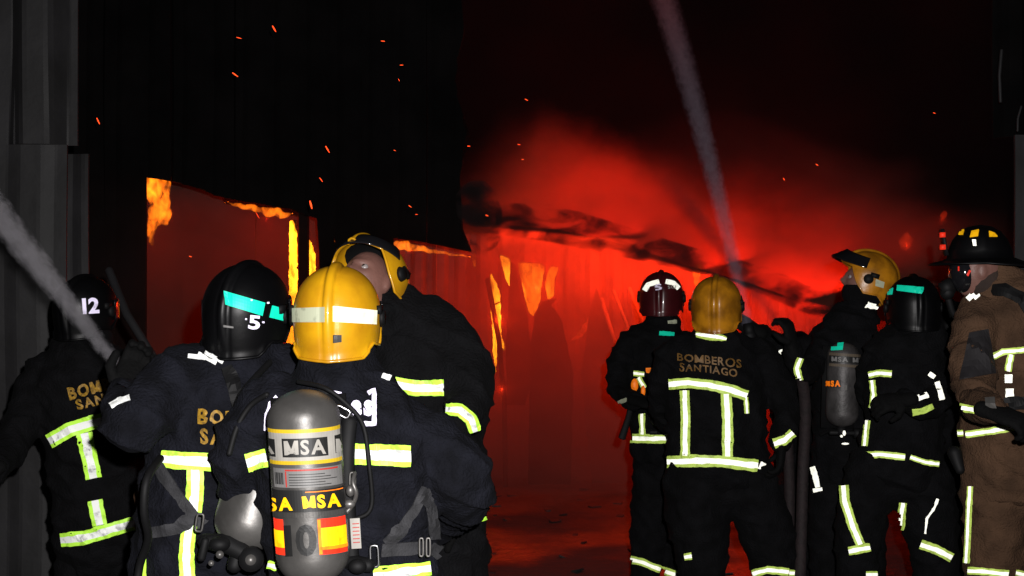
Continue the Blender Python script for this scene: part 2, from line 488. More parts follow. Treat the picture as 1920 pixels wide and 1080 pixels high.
def sheet_wall(name, Y, x0, x1, y0, y1, holes, parent, m, cell=3.0, pitch=None, amp=.018, width=70, bend=0.0, rag=2.5, top=None, seed=0, shear=0.0, thick=.012):
    """a wall of separate sheets; holes/top are outlines measured in the photograph at distance Y"""
    nx = int((x1 - x0) / cell) + 1; ny = int((y1 - y0) / cell) + 1
    nsh = max(1, round((x1 - x0) / width)); per = nx // nsh + 1
    objs = []
    for k in range(nsh):
        i0 = k * per; i1 = min(nx, i0 + per)
        if i1 <= i0: continue
        X = x0 + cell * np.arange(i0, i1 + 1); Yp = y0 + cell * np.arange(0, ny + 1)
        gxx, gyy = np.meshgrid(X, Yp)
        cx = (gxx[:-1, :-1] + cell / 2); cy = (gyy[:-1, :-1] + cell / 2)
        sx = cx + rag * np.sin(cy * .31 + seed + k) + rag * .7 * np.sin(cy * .83 + k * 2.1) ; sy = cy + rag * np.sin(cx * .41 + 2) + rag * .6 * np.sin(cx * 1.13 + seed)
        keep = np.ones(cx.shape, bool)
        for h in holes: keep &= ~inside(sx, sy, h)
        if top is not None: keep &= sy > np.interp(sx, [p[0] for p in top], [p[1] for p in top])
        if not keep.any(): continue
        r0 = rng.uniform(-.05, .05); tilt = rng.uniform(-1, 1) * bend
        v = []; idx = -np.ones(gxx.shape, int); used = np.zeros(gxx.shape, bool)
        used[:-1, :-1] |= keep; used[1:, :-1] |= keep; used[:-1, 1:] |= keep; used[1:, 1:] |= keep
        cnt = np.zeros(gxx.shape, int); cnt[:-1, :-1] += keep; cnt[1:, :-1] += keep; cnt[:-1, 1:] += keep; cnt[1:, 1:] += keep
        segs = [(h[q], h[(q + 1) % len(h)]) for h in holes for q in range(len(h))] + ([(top[q], top[q + 1]) for q in range(len(top) - 1)] if top is not None else [])
        for j, i in zip(*np.nonzero(used)):
            if cnt[j, i] < 4:                                # pull torn edges on to their outline
                best = None; q = np.array((gxx[j, i], gyy[j, i]))
                for a_, b_ in segs:
                    if min(a_[0], b_[0]) - 6 > q[0] or max(a_[0], b_[0]) + 6 < q[0] or min(a_[1], b_[1]) - 6 > q[1] or max(a_[1], b_[1]) + 6 < q[1]: continue
                    a2 = np.array(a_, float); d2 = np.array(b_, float) - a2; tt = min(1, max(0, float((q - a2) @ d2 / (d2 @ d2 + 1e-9)))); c2 = a2 + d2 * tt; dd = float(np.hypot(*(c2 - q)))
                    if dd < cell * 1.3 and (best is None or dd < best[0]): best = (dd, c2)
                if best: jt = rag * .8 * noise.noise(Vector((q[0] * .11, q[1] * .11, seed))) * 2; gxx[j, i] = best[1][0] + jt; gyy[j, i] = best[1][1] + jt * .6
            p = at(gxx[j, i], gyy[j, i], Y); xm = p.x
            d = 0
            if pitch: d = amp * max(-.6, min(.6, math.sin(2 * math.pi * xm / pitch + .25 * math.sin(p.z * 1.3)))) / .6
            d += r0 + tilt * (p.z - 1.5) + .05 * noise.noise(Vector((xm * 1.1, p.z * .8, seed + k)))
            idx[j, i] = len(v); v.append((p.x, Y + d, p.z))
        f = [(idx[j, i], idx[j + 1, i], idx[j + 1, i + 1], idx[j, i + 1]) for j, i in zip(*np.nonzero(keep))]
        me = mesh_from(v, f)
        o = link_mesh(name, me, m, parent, smooth=False)
        s = o.modifiers.new('thickness', 'SOLIDIFY'); s.thickness = thick; s.offset = 1
        objs.append(o)
    return objs

floor_y = lambda Y: 540 + CH * F / Y
YF = 11.0
# front wall (left), black, with two doorways
frontholes = [[(278, 333), (345, 345), (425, 372), (545, 392), (562, 400), (596, 410), (600, 470), (598, 1000), (278, 1000)],
              [(628, 430), (632, 430), (634, 456), (627, 456)],
              [(905, 520), (868, 430), (862, 330), (880, 250), (846, 150), (870, 60), (840, -300), (1100, -300), (1100, 520)],
              [(738, 446), (800, 455), (890, 474), (1000, 490), (1000, 1000), (738, 1000)]]
sheet_wall('cladding_sheet', YF, -160, 905, -260, floor_y(YF) - 2, frontholes, ware, CHAR, cell=4.0, pitch=.24, amp=.012, width=118, rag=0,
           top=None, seed=3, thick=.05)
# partition inside, seen through the doorways, with the gaps the fire shines through
YP = 13.0
gaps = [
    [(543, 413), (557, 413), (558, 560), (550, 700), (536, 690), (541, 560)],
    [(578, 448), (584, 455), (592, 482), (592, 552), (580, 566)],
    [(628, 430), (632, 430), (634, 456), (627, 456)],
    [(918, 508), (939, 547), (941, 600), (941, 632), (950, 655), (947, 660), (934, 640), (930, 703), (924, 660), (921, 612), (918, 575)],
    [(937, 478), (957, 485), (957, 541), (947, 520)],
    [(969, 492), (1023, 495), (1018, 530), (1013, 566), (999, 594), (990, 583), (978, 530)],
    [(1031, 499), (1048, 502), (1040, 520), (1038, 556), (1026, 562), (1022, 530)],
    [(1069, 640), (1105, 594), (1103, 620), (1090, 633)],
    [(960, 640), (966, 638), (968, 662), (963, 658)],
    [(938, 711), (943, 711), (944, 752), (939, 752)],
    [(885, 474), (894, 476), (893, 500), (888, 500)],
    [(1296, 508), (1312, 500), (1318, 540), (1300, 536)],
]
roof = [(500, 392), (740, 436), (900, 440), (960, 430), (1050, 438), (1130, 455), (1200, 475), (1290, 505), (1400, 535), (1560, 590), (1800, 600), (1900, 610)]
sheet_wall('inner_wall_panel', YP, 210, 742, 330, floor_y(YP), gaps, ware, SOOTY, cell=3, pitch=None, width=133, rag=1.1, seed=1, top=[(200, 300), (700, 380), (860, 440)] + roof[3:])
sheet_wall('partition_sheet', YP, 742, 1120, 330, floor_y(YP), gaps, ware, SHEET, cell=2.5, pitch=.20, amp=.02, width=76, bend=.02, rag=1.1, seed=1, top=[(200, 300), (700, 380), (860, 440)] + roof[3:])
sheet_wall('corrugated_sheet', YP + .25, 1120, 1700, 420, floor_y(YP), gaps, ware, SHEET, cell=3.0, pitch=.17, amp=.035, width=64, bend=.07, rag=1.5, seed=5, top=roof)
# leaning torn sheets and poles in the gap
def slab(name, poly, Y, Y2, m, parent, thick=.02, curl=.0):
    """torn sheet: outline in photo pixels; the top leans from Y2 to Y at the bottom"""
    ys = [p[1] for p in poly]; lo, hi = max(ys), min(ys); b = bmesh.new(); vs = []
    pts = []
    for i in range(len(poly)):
        a = np.array(poly[i], float); c = np.array(poly[(i + 1) % len(poly)], float); k = max(1, int(np.hypot(*(c - a)) / 9))
        for q in range(k):
            s = a + (c - a) * q / k; pts.append((s[0] + random.uniform(-1, 1), s[1] + random.uniform(-1, 1)))
    for x, y in pts:
        w = (y - hi) / (lo - hi + 1e-6); vs.append(b.verts.new(at(x, y, Y2 * (1 - w) + Y * w)))
    fc = b.faces.new(vs); bmesh.ops.triangulate(b, faces=[fc])
    r = bmesh.ops.extrude_face_region(b, geom=b.faces[:])
    for g in r['geom']:
        if isinstance(g, bmesh.types.BMVert): g.co.y += thick
    bmesh.ops.recalc_face_normals(b, faces=b.faces); me = bpy.data.meshes.new('slab'); b.to_mesh(me); b.free()
    return link_mesh(name, me, m, parent, smooth=False)
slab('torn_sheet', [(957, 487), (967, 500), (978, 560), (990, 600), (1000, 700), (985, 760), (950, 760), (949, 640), (954, 560)], 12.5, 12.8, CHAR, ware)  # near-black colour makes this sheet and the next read as backlit silhouettes
slab('torn_sheet', [(1003, 592), (1018, 566), (1045, 560), (1034, 572), (1052, 598), (1062, 640), (1075, 700), (1070, 908), (990, 908), (995, 640)], 12.2, 12.6, CHAR, ware)
slab('torn_sheet', [(1105, 594), (1118, 540), (1150, 620), (1185, 690), (1200, 906), (1110, 906), (1090, 700)], 12.3, 12.7, SOOTY, ware)
for k, (xa, ya, xb, yb, w) in enumerate([(1128, 560, 1178, 700, 8), (1150, 545, 1215, 690, 7), (1180, 540, 1250, 700, 8), (1140, 620, 1160, 780, 9), (1230, 520, 1300, 690, 8)]):
    bb = Bld(); bb.tube([at(xa, ya, 12.7), at((xa + xb) / 2 - 4, (ya + yb) / 2, 12.5), at(xb, yb, 12.2)], w * 12.5 / F / 2, .008, seg=8); bb.build('bent_rib', SHEET, ware)
bb = Bld(); bb.tube([at(914, 525, 12.6), at(925, 580, 12.55), at(936, 640, 12.5), at(946, 760, 12.4), at(948, floor_y(12.3), 12.3)], .022, seg=8); bb.build('post', CHAR, ware)
bb = Bld(); bb.tube([at(919, 575, 12.6), at(940, 565, 12.6)], .006, seg=6); bb.build('wire', CHAR, ware)
# door leaf and frame in the left doorway
bb = Bld(); bb.box(at(570, 640, 11.4), (.035, .05, 1.9)); bb.build('door_jamb', CHAR, ware, smooth=False)
bb = Bld(); bb.tube([at(425, 376, 12.7), at(560, 400, 12.7)], .03, seg=8); bb.build('lintel', CHAR, ware)
# roof edge beam
bb = Bld(); bb.tube([at(x, y - 3, 13.0) for x, y in roof[3:10]], [.02, .016, .024, .014, .02, .012, .01], seg=8); bb.build('roof_edge_beam', CHAR, ware)

# ---- flames
def flame_mat(name, col, k, scale):
    """burning gas: thin parts glow red, thick parts saturate to orange and yellow"""
    m = bpy.data.materials.new(name); m.use_nodes = True; t = m.node_tree; t.nodes.clear()
    out = N(t, 'ShaderNodeOutputMaterial'); e = N(t, 'ShaderNodeEmission'); e.inputs[0].default_value = (*col, 1)
    tc = N(t, 'ShaderNodeTexCoord'); mp = N(t, 'ShaderNodeMapping'); mp.inputs['Scale'].default_value = scale
    n = N(t, 'ShaderNodeTexNoise'); n.inputs['Scale'].default_value = 1; n.inputs['Detail'].default_value = 4; n.inputs['Distortion'].default_value = .8
    t.links.new(tc.outputs['Object'], mp.inputs[0]); t.links.new(mp.outputs[0], n.inputs['Vector'])
    r = N(t, 'ShaderNodeMapRange'); r.inputs[1].default_value = .36; r.inputs[2].default_value = .66; r.inputs[3].default_value = k * .04; r.inputs[4].default_value = k
    t.links.new(n.outputs['Fac'], r.inputs[0]); t.links.new(r.outputs[0], e.inputs[1]); t.links.new(e.outputs[0], out.inputs['Volume']); return m
FL = flame_mat('orange_flame', (1, .18, .006), 42, (19, 19, 11))
FLY = flame_mat('yellow_flame', (1, .32, .010), 100, (15, 15, 7))
FLR = flame_mat('red_flame', (1, .04, .006), 9, (12, 12, 8))
def flame(pts, Y, m, label, seed, lean=0, group='flames in the burning warehouse', rough=.03):
    """tongues of fire: overlapping tapered lobes with ragged skins"""
    b = Bld()
    for (x, y, w, h) in pts:
        base = at(x, y, Y); n = 7; P_ = []; R = []
        if h < w * .6:                                        # lying flame: runs along the edge
            k = Y / F
            b.tube([base + Vector(((i / n - .5) * w * k, 0, (-(i / n - .5) * w * .16 + h * .25 * math.sin(i * 2.1)) * k)) for i in range(n + 1)],
                   [max(.006, h * .5 * k * math.sin(math.pi * (i + .7) / (n + 1.4))) for i in range(n + 1)], seg=10); continue
        for i in range(n + 1):
            s = i / n
            off = .22 * w * Y / F * math.sin(s * 5 + seed + x)
            P_.append(base + Vector((off + lean * s * h * Y / F, 0, s * h * Y / F))); R.append(max(.004, w * Y / F * .5 * (math.sin(math.pi * min(1, .18 + s * .82)) ** .8)))
        b.tube(P_, R, [q * .8 for q in R], seg=16)
    me = remesh(b.mesh(), .014, 1)
    for vtx in me.vertices:
        vtx.co += vtx.normal * (rough * noise.turbulence(vtx.co * 11 + Vector((seed, 0, 0)), 4, True) - rough * .4)
    me = outward(me); o = link_mesh('flame', me, m, None); tag(o, label, 'flame', group); return o
flame([(287, 440, 26, 100), (300, 415, 30, 85), (290, 380, 34, 60), (306, 372, 22, 50), (312, 420, 16, 40), (284, 460, 12, 60)], 11.6, FL, 'ragged orange flame hanging in the top left corner of the left doorway', 1)
flame([(470, 389, 70, 12), (515, 399, 64, 18), (500, 395, 100, 12), (447, 384, 50, 8)], 12.0, FL, 'thin flat flame running along the lintel of the left doorway', 2, rough=.012)
flame([(550, 600, 44, 215), (548, 720, 40, 200)], 13.6, FLY, 'tall narrow flame in the slot beside the left door jamb', 3)
flame([(586, 600, 36, 190)], 13.6, FLY, 'pointed flame in the wedge gap just behind the black helmet', 4)
flame([(631, 470, 12, 60)], 13.6, FL, 'tiny sliver of flame above the tilted yellow helmet', 5)
flame([(928, 735, 46, 260), (935, 660, 60, 190), (950, 600, 60, 150)], 13.7, FLY, 'brightest yellow flame behind the leaning pole in the middle', 6)
flame([(985, 620, 50, 160), (1005, 610, 64, 150), (1035, 600, 50, 130)], 13.7, FL, 'orange flame showing between torn sheets right of the leaning pole', 7)
flame([(941, 765, 16, 70), (964, 670, 16, 50)], 13.6, FL, 'short flickering flame low at the foot of the leaning pole', 8)
flame([(1090, 670, 80, 110)], 13.8, FLR, 'dull red flame in the triangular gap between bent sheets', 9)
flame([(1306, 560, 30, 70), (1296, 545, 20, 40)], 13.8, FL, 'small orange flame behind the pair of helmets on the right', 10)
flame([(758, 461, 44, 18), (790, 467, 70, 12), (830, 474, 70, 8), (865, 479, 50, 6)], 11.6, FL, 'thin flame licking along the top edge of the middle doorway', 11, rough=.01)
flame([(890, 508, 9, 34)], 13.6, FL, 'small hanging flame at the right end of the middle doorway edge', 12, rough=.008)
flame([(1698, 464, 22, 22), (1704, 456, 16, 24)], 13.0, FLR, 'faint red flame up left of the brimmed black helmet', 13)
flame([(1768, 420, 12, 26)], 13.0, FLR, 'tiny red flame highest on the right against the dark', 14)
flame([(290, 700, 22, 16)], 11.6, FLR, 'low red glow of burning debris behind the left nozzle', 15)

# ---- smoke
def volmat(name, fn):
    m = bpy.data.materials.new(name); m.use_nodes = True; t = m.node_tree; t.nodes.clear()
    out = N(t, 'ShaderNodeOutputMaterial'); v = N(t, 'ShaderNodeVolumePrincipled')
    v.inputs['Anisotropy'].default_value = 0
    t.links.new(v.outputs[0], out.inputs['Volume']); fn(t, v); return m
def box_mesh(x0, x1, y0, y1, z0, z1):
    b = Bld(); b.box(((x0 + x1) / 2, (y0 + y1) / 2, (z0 + z1) / 2), ((x1 - x0) / 2, (y1 - y0) / 2, (z1 - z0) / 2)); return b.mesh()
def math_(t, op, a, b2=None, clamp=False):
    n = N(t, 'ShaderNodeMath', operation=op); n.use_clamp = clamp
    for i, q in enumerate((a, b2)):
        if q is None: continue
        if isinstance(q, (int, float)): n.inputs[i].default_value = q
        else: t.links.new(q, n.inputs[i])
    return n.outputs[0]
def smoke_nodes(t, v):
    tc = N(t, 'ShaderNodeTexCoord')
    mp = N(t, 'ShaderNodeMapping'); mp.inputs['Scale'].default_value = (.55, .5, .8); mp.inputs['Rotation'].default_value = (0, math.radians(25), 0)
    n = N(t, 'ShaderNodeTexNoise'); n.inputs['Scale'].default_value = 1; n.inputs['Detail'].default_value = 5; n.inputs['Roughness'].default_value = .55; n.inputs['Distortion'].default_value = .4
    t.links.new(tc.outputs['Object'], mp.inputs[0]); t.links.new(mp.outputs[0], n.inputs['Vector'])
    r = N(t, 'ShaderNodeMapRange'); r.inputs[1].default_value = .40; r.inputs[2].default_value = .62; r.inputs[3].default_value = .12; r.inputs[4].default_value = 1.35
    nf = N(t, 'ShaderNodeTexNoise'); nf.inputs['Scale'].default_value = 2.6; nf.inputs['Detail'].default_value = 6; nf.inputs['Roughness'].default_value = .62; nf.inputs['Distortion'].default_value = .7
    t.links.new(mp.outputs[0], nf.inputs['Vector'])
    t.links.new(math_(t, 'ADD', math_(t, 'MULTIPLY', n.outputs['Fac'], .55), math_(t, 'MULTIPLY', nf.outputs['Fac'], .45)), r.inputs[0])
    sp = N(t, 'ShaderNodeSeparateXYZ'); t.links.new(tc.outputs['Object'], sp.inputs[0])
    h = N(t, 'ShaderNodeMapRange'); h.interpolation_type = 'SMOOTHSTEP'; h.inputs[1].default_value = 2.05; h.inputs[2].default_value = 3.45; h.inputs[3].default_value = 1; h.inputs[4].default_value = .003
    right = math_(t, 'MULTIPLY', math_(t, 'MAXIMUM', sp.outputs[0], 0.0), .24)
    left = math_(t, 'MINIMUM', math_(t, 'MULTIPLY', math_(t, 'MAXIMUM', math_(t, 'SUBTRACT', .25, sp.outputs[0]), 0.0), 1.0), .80)
    zz = math_(t, 'ADD', math_(t, 'ADD', sp.outputs[2], right), left)  # density thins along the roof slope to bound the red glow
    zz = math_(t, 'ADD', zz, math_(t, 'MULTIPLY', math_(t, 'SUBTRACT', n.outputs['Fac'], .5), -1.6))
    t.links.new(zz, h.inputs[0])
    lo = N(t, 'ShaderNodeMapRange'); lo.interpolation_type = 'SMOOTHSTEP'; lo.inputs[1].default_value = .3; lo.inputs[2].default_value = 2.0; lo.inputs[3].default_value = 1.4; lo.inputs[4].default_value = 1.0
    t.links.new(sp.outputs[2], lo.inputs[0])
    fr = N(t, 'ShaderNodeMapRange'); fr.interpolation_type = 'SMOOTHSTEP'; fr.inputs[1].default_value = 10.25; fr.inputs[2].default_value = 11.6; fr.inputs[3].default_value = 0; fr.inputs[4].default_value = 1.0
    t.links.new(sp.outputs[1], fr.inputs[0])
    t.links.new(math_(t, 'MULTIPLY', math_(t, 'MULTIPLY', math_(t, 'MULTIPLY', r.outputs[0], h.outputs[0]), lo.outputs[0]), fr.outputs[0]), v.inputs['Density'])
    v.inputs['Color'].default_value = (.40, .20, .16, 1)  # red-brown tint put in so the white flash doesn't grey the smoke
o = link_mesh('smoke', box_mesh(-6.5, 6.5, 10.25, 18, .02, 8), volmat('smoke', smoke_nodes), None, smooth=False); tag(o, kind='stuff', label='red lit smoke filling the burning building', cat='smoke')

# dark soot rolling along the roof edge
def soot_nodes(t, v):
    tc = N(t, 'ShaderNodeTexCoord')
    mp = N(t, 'ShaderNodeMapping'); mp.inputs['Scale'].default_value = (3.6, 3.0, 8); mp.inputs['Rotation'].default_value = (0, math.radians(14), 0)
    n = N(t, 'ShaderNodeTexNoise'); n.inputs['Scale'].default_value = 1; n.inputs['Detail'].default_value = 6; n.inputs['Roughness'].default_value = .62; n.inputs['Distortion'].default_value = .5
    t.links.new(tc.outputs['Object'], mp.inputs[0]); t.links.new(mp.outputs[0], n.inputs['Vector'])
    r = N(t, 'ShaderNodeMapRange'); r.inputs[1].default_value = .45; r.inputs[2].default_value = .66; r.inputs[3].default_value = 0; r.inputs[4].default_value = 20
    t.links.new(n.outputs['Fac'], r.inputs[0]); t.links.new(r.outputs[0], v.inputs['Density'])
    v.inputs['Color'].default_value = (.10, .09, .095, 1)
b = Bld(); P_ = [(905, 412, 22), (960, 412, 32), (1030, 418, 36), (1090, 432, 34), (1160, 450, 30), (1250, 475, 26), (1330, 495, 22), (1430, 525, 26), (1520, 565, 26), (1600, 590, 14)]
b.tube([at(x, y, 11.0) for x, y, w in P_], [w * 11 / F for x, y, w in P_], [.10] * len(P_), seg=16)
sm = volmat('soot_smoke', soot_nodes)
b.tube([at(x, y, 10.8) for x, y in [(893, 372), (900, 405), (906, 440)]], [w * 10.8 / F for w in (40, 44, 34)], [.14] * 3, seg=16)  # extra dark puff added to fade the front wall's hard edge
o = b.build('soot_cloud', sm); tag(o, kind='stuff', label='black soot smoke rolling along the sloping roof edge', cat='smoke')

# ---- side walls lit by the flash
lw = thing('metal_wall', 'grey corrugated metal wall at the far left edge beside the firefighter numbered 12', 'wall', (-2.9, 7.6, 0))
sheet_wall('cladding_panel', 7.8, -200, 132, -330, 268, [], lw, GREYM, cell=6, pitch=.42, amp=.05, width=110, rag=0, thick=.02)
sheet_wall('plain_panel', 7.72, -200, 122, 271, floor_y(7.72), [], lw, GREYM, cell=6, pitch=.36, amp=.008, width=160, rag=0, thick=.02)
slim = sheet_wall('side_panel', 8.4, 128, 166, 290, floor_y(8.4), [], lw, GREYM, cell=6, pitch=.3, amp=.01, width=60, rag=0, thick=.02)
bb = Bld(); bb.tube([at(205, 508, 6.9), at(238, 590, 6.7), at(300, 690, 6.5), at(340, 1100, 6.3)], .02, seg=8)
o = bb.build('leaning_pole', GREYM); tag(o, 'thin grey pole leaning behind the firefighter numbered 12', 'pole')
rw = thing('metal_gatepost', 'grey sheet metal wall edge at the far right behind the brown jacket', 'wall', (2.6, 7.2, 0))
sheet_wall('cladding_panel', 7.4, 1896, 2200, 255, floor_y(7.4), [], rw, GREYM, cell=6, pitch=.3, amp=.02, width=150, rag=0, thick=.02)
sheet_wall('cladding_panel', 8.6, 1868, 2200, -330, 252, [], rw, CHAR, cell=6, pitch=.22, amp=.05, width=170, rag=0, thick=.02)
for (xa, ya, xb, yb, w) in [(1878, 95, 1876, 190, 7), (1915, 200, 1908, 245, 5)]:
    bb = Bld(); bb.tube([at(xa, ya, 8.3), at((xa + xb) / 2 - 3, (ya + yb) / 2, 8.3), at(xb, yb, 8.3)], w * 8.3 / F / 2, seg=8); bb.build('torn_edge', GREYM, rw)

# ---- rubble on the wet floor
rub = mat('rubble', (.012, .010, .010), .7, vary=.5, scale=9, bump=.4)
tmp = Bld()
for k in range(260):
    x = rng.uniform(-2.2, 3.2); y = rng.uniform(6.5, 12.8)
    s = rng.uniform(.006, .03) * (1.5 if rng.random() < .06 else 1)
    M = Matrix.Rotation(rng.uniform(0, 6), 3, 'Z') @ Matrix.Rotation(rng.uniform(-.4, .4), 3, 'X')
    tmp.box((x, y, ground_z(x, y) + s * .2), (s * rng.uniform(.8, 2.2), s * rng.uniform(.6, 1.3), s * .22), M)
o = tmp.build('rubble', rub, smooth=False); tag(o, kind='stuff', label='small dark debris scattered over the wet floor', cat='rubble')

# ---- sparks
EM = emis('ember', [(1, .05, .01), (1, .10, .02)], 2.2)
sparks = [(514, 54, 12, 60, 3.5), (448, 71, 9, 15, 1.7), (441, 140, 12, 35, 2.8), (184, 227, 12, 65, 2.8), (614, 280, 13, 60, 3.2), (602, 337, 9, 55, 2), (583, 384, 14, 75, 4.5),
          (718, 77, 7, 5, 1.8), (753, 122, 6, 0, 1.6), (987, 187, 6, 25, 1.8), (879, 274, 5, 0, 1.7), (973, 271, 5, 10, 1.6), (913, 404, 5, 20, 2.2), (769, 387, 6, 35, 1.6), (1470, 336, 5, 60, 1.8),
          (1532, 309, 5, 30, 1.8), (483, 404, 12, 60, 1.3), (357, 481, 5, 20, 1.8), (1752, 212, 4, 20, 1.5), (980, 299, 4, 0, 1.4), (781, 402, 4, 0, 1.3), (740, 282, 4, 20, 1.2), (437, 526, 6, 120, 3), (748, 150, 5, 60, 1.2)]
spots = ['brightest ember near the top, left of centre', 'small flat ember near the top left, above a slanting one', 'slanting ember left of centre, below a small flat one', 'lone steep ember in front of the dark wall at left',
    'steep ember streak above the tilted yellow helmet', 'faint steep ember between the streak and the leaf shaped ember', 'leaf shaped ember between the left doorway and the dark pier', 'tiny ember high in the middle of the dark sky',
    'tiny ember below the high middle one', 'small ember high above the red glow', 'small ember left of the red glow', 'small ember at the upper left rim of the red glow', 'round bright ember over the left end of the soot band', 'small ember above the middle doorway',
    'small ember in the red glow right of the tall jet', 'small ember at the right, higher than its neighbour beside the jet', 'thin faint ember just under the lintel of the left doorway', 'dot of an ember inside the left doorway', 'faint ember far up right near the wall',
    'faint dot of an ember just inside the red glow top', 'faint dot of an ember over the middle doorway', 'faint dot of an ember high above the middle doorway', '', 'faint dot of an ember close under the tiny high one']
for i, (x, y, L, a, w) in enumerate(sparks):
    Y = 8.6 + 1.9 * ((i * 37) % 10) / 10; a = math.radians(a); dx = L / 2 * math.cos(a); dy = L / 2 * math.sin(a)
    if i == 22: Y = 4.6; continue
    bb = Bld(); bb.tube([at(x - dx, y - dy, Y), at(x, y, Y), at(x + dx, y + dy, Y)], [w * Y / F * .25, w * Y / F * .4, w * Y / F * .2], seg=6)
    o = bb.build('ember', EM); tag(o, spots[i], 'ember', 'embers in the air')

# ================================================================== WATER
def jet(p0, p1, r0, r1, bend, dens, col, label, fade=0.0, ns=34.0, fs=.2):
    """spray of drops: dense along its own curved axis, ragged and thin towards its skin"""
    p0 = Vector(p0); p1 = Vector(p1); L = (p1 - p0).length; z = (p1 - p0).normalized()
    x = Vector((0, 1, 0)).cross(z).normalized(); y = z.cross(x)
    R = Matrix((x, y, z)).transposed(); b = Bld(); n = 24
    P_ = [Vector((bend * 4 * (i / n) * (1 - i / n), 0, L * i / n)) for i in range(n + 1)]
    b.tube(P_, [(r0 + (r1 - r0) * i / n) * 1.05 for i in range(n + 1)], seg=20, flat=True)
    def fn(t, v):
        tc = N(t, 'ShaderNodeTexCoord'); sp = N(t, 'ShaderNodeSeparateXYZ'); t.links.new(tc.outputs['Object'], sp.inputs[0])
        s_ = math_(t, 'DIVIDE', sp.outputs[2], L, True)
        off = math_(t, 'MULTIPLY', math_(t, 'MULTIPLY', s_, math_(t, 'SUBTRACT', 1.0, s_)), 4 * bend)
        xx = math_(t, 'SUBTRACT', sp.outputs[0], off); rr = math_(t, 'ADD', math_(t, 'MULTIPLY', s_, r1 - r0), r0)
        rad = math_(t, 'DIVIDE', math_(t, 'SQRT', math_(t, 'ADD', math_(t, 'MULTIPLY', xx, xx), math_(t, 'MULTIPLY', sp.outputs[1], sp.outputs[1]))), rr)
        mp = N(t, 'ShaderNodeMapping'); mp.inputs['Scale'].default_value = (ns, ns, ns * .42); t.links.new(tc.outputs['Object'], mp.inputs[0])
        no = N(t, 'ShaderNodeTexNoise'); no.inputs['Scale'].default_value = 1; no.inputs['Detail'].default_value = 8; no.inputs['Roughness'].default_value = .78
        t.links.new(mp.outputs[0], no.inputs['Vector'])
        # noise eats into the skin of the spray
        e = math_(t, 'ADD', rad, math_(t, 'MULTIPLY', math_(t, 'SUBTRACT', no.outputs['Fac'], .5), 2.8))
        r = N(t, 'ShaderNodeMapRange'); r.interpolation_type = 'SMOOTHSTEP'; r.inputs[1].default_value = .15; r.inputs[2].default_value = 1.0; r.inputs[3].default_value = dens; r.inputs[4].default_value = 0
        t.links.new(e, r.inputs[0])
        f_ = N(t, 'ShaderNodeMapRange'); f_.inputs[1].default_value = fs; f_.inputs[2].default_value = 1; f_.inputs[3].default_value = 1; f_.inputs[4].default_value = 1 - fade
        t.links.new(s_, f_.inputs[0])
        t.links.new(math_(t, 'MULTIPLY', r.outputs[0], f_.outputs[0]), v.inputs['Density']); v.inputs['Color'].default_value = (*col, 1)
    m = volmat('water_spray', fn)
    o = link_mesh('water_jet', b.mesh(), m, None); o.matrix_world = Matrix.Translation(p0) @ R.to_4x4(); tag(o, label, 'water jet'); return o
jet(at(238, 708, 4.95), at(-110, 268, 5.6), .025, .082, 0, 19, (.85, .83, .9), 'pale grey water jet shooting up to the left edge from the near nozzle')
jet(at(1402, 612, 7.1), at(1225, -60, 10.7), .034, .12, .035, 7, (.70, .68, .86), 'tall bluish grey water jet rising steeply through the red smoke', fade=.88)
jet(at(1478, 632, 7.0), at(1230, 320, 10.4), .026, .11, .02, 6, (.10, .09, .10), 'short dark water jet crossing behind the tall one from the second nozzle', fade=1.0, fs=.1)  # near-black spray colour stands in for the jet being unlit

# ================================================================== FIREFIGHTERS
def head_bld(b, c, M, mask=False, nu=56, nv=44):
    """a head with brow, eye sockets, nose, lips, chin and ears; +y is the way it faces"""
    v = []; f = []
    def surf(th, ph):
        x = math.sin(th) * math.sin(ph); y = math.sin(th) * math.cos(ph); z = math.cos(th)
        px, py, pz = x * .076, y * .096, z * .118
        if pz < 0: k = 1 - .30 * (-pz / .118) ** 1.6; px *= k; py *= (1 - .12 * (-pz / .118)) if y > 0 else (1 - .35 * (-pz / .118))
        if y > 0:
            g = lambda cx, cz, sx, sz: math.exp(-((px - cx) / sx) ** 2 - ((pz - cz) / sz) ** 2)
            py += .024 * g(0, -.020, .012, .016) + .014 * g(0, .004, .009, .022)            # nose
            py += .006 * g(0, .030, .045, .010)                                              # brow
            for s in (-1, 1):
                py -= .013 * g(s * .030, .012, .016, .011)                                   # sockets
                py += .005 * g(s * .043, -.018, .018, .016)                                  # cheeks
                py += .005 * g(s * .011, -.026, .007, .007)                                  # nostrils
            py += .008 * g(0, -.050, .020, .005) + .008 * g(0, -.062, .018, .006) - .006 * g(0, -.0558, .022, .0025)
            py += .010 * g(0, -.092, .020, .016)                                             # chin
        return Vector((px, py, pz))
    for j in range(1, nv):
        for i in range(nu): v.append(c + M @ surf(math.pi * j / nv, 2 * math.pi * i / nu))
    top = len(v); v.append(c + M @ surf(0, 0)); v.append(c + M @ surf(math.pi, 0))
    for j in range(nv - 2):
        for i in range(nu):
            a = j * nu + i; d = j * nu + (i + 1) % nu; f.append((a, d, d + nu, a + nu))
    for i in range(nu):
        f.append((top, (i + 1) % nu, i)); k = (nv - 2) * nu; f.append((top + 1, k + i, k + (i + 1) % nu))
    b.add(v, f)
    for s in (-1, 1):
        b.ell(c + M @ Vector((s * .077, -.006, .0)), (.008, .018, .030), M, 12, 8)

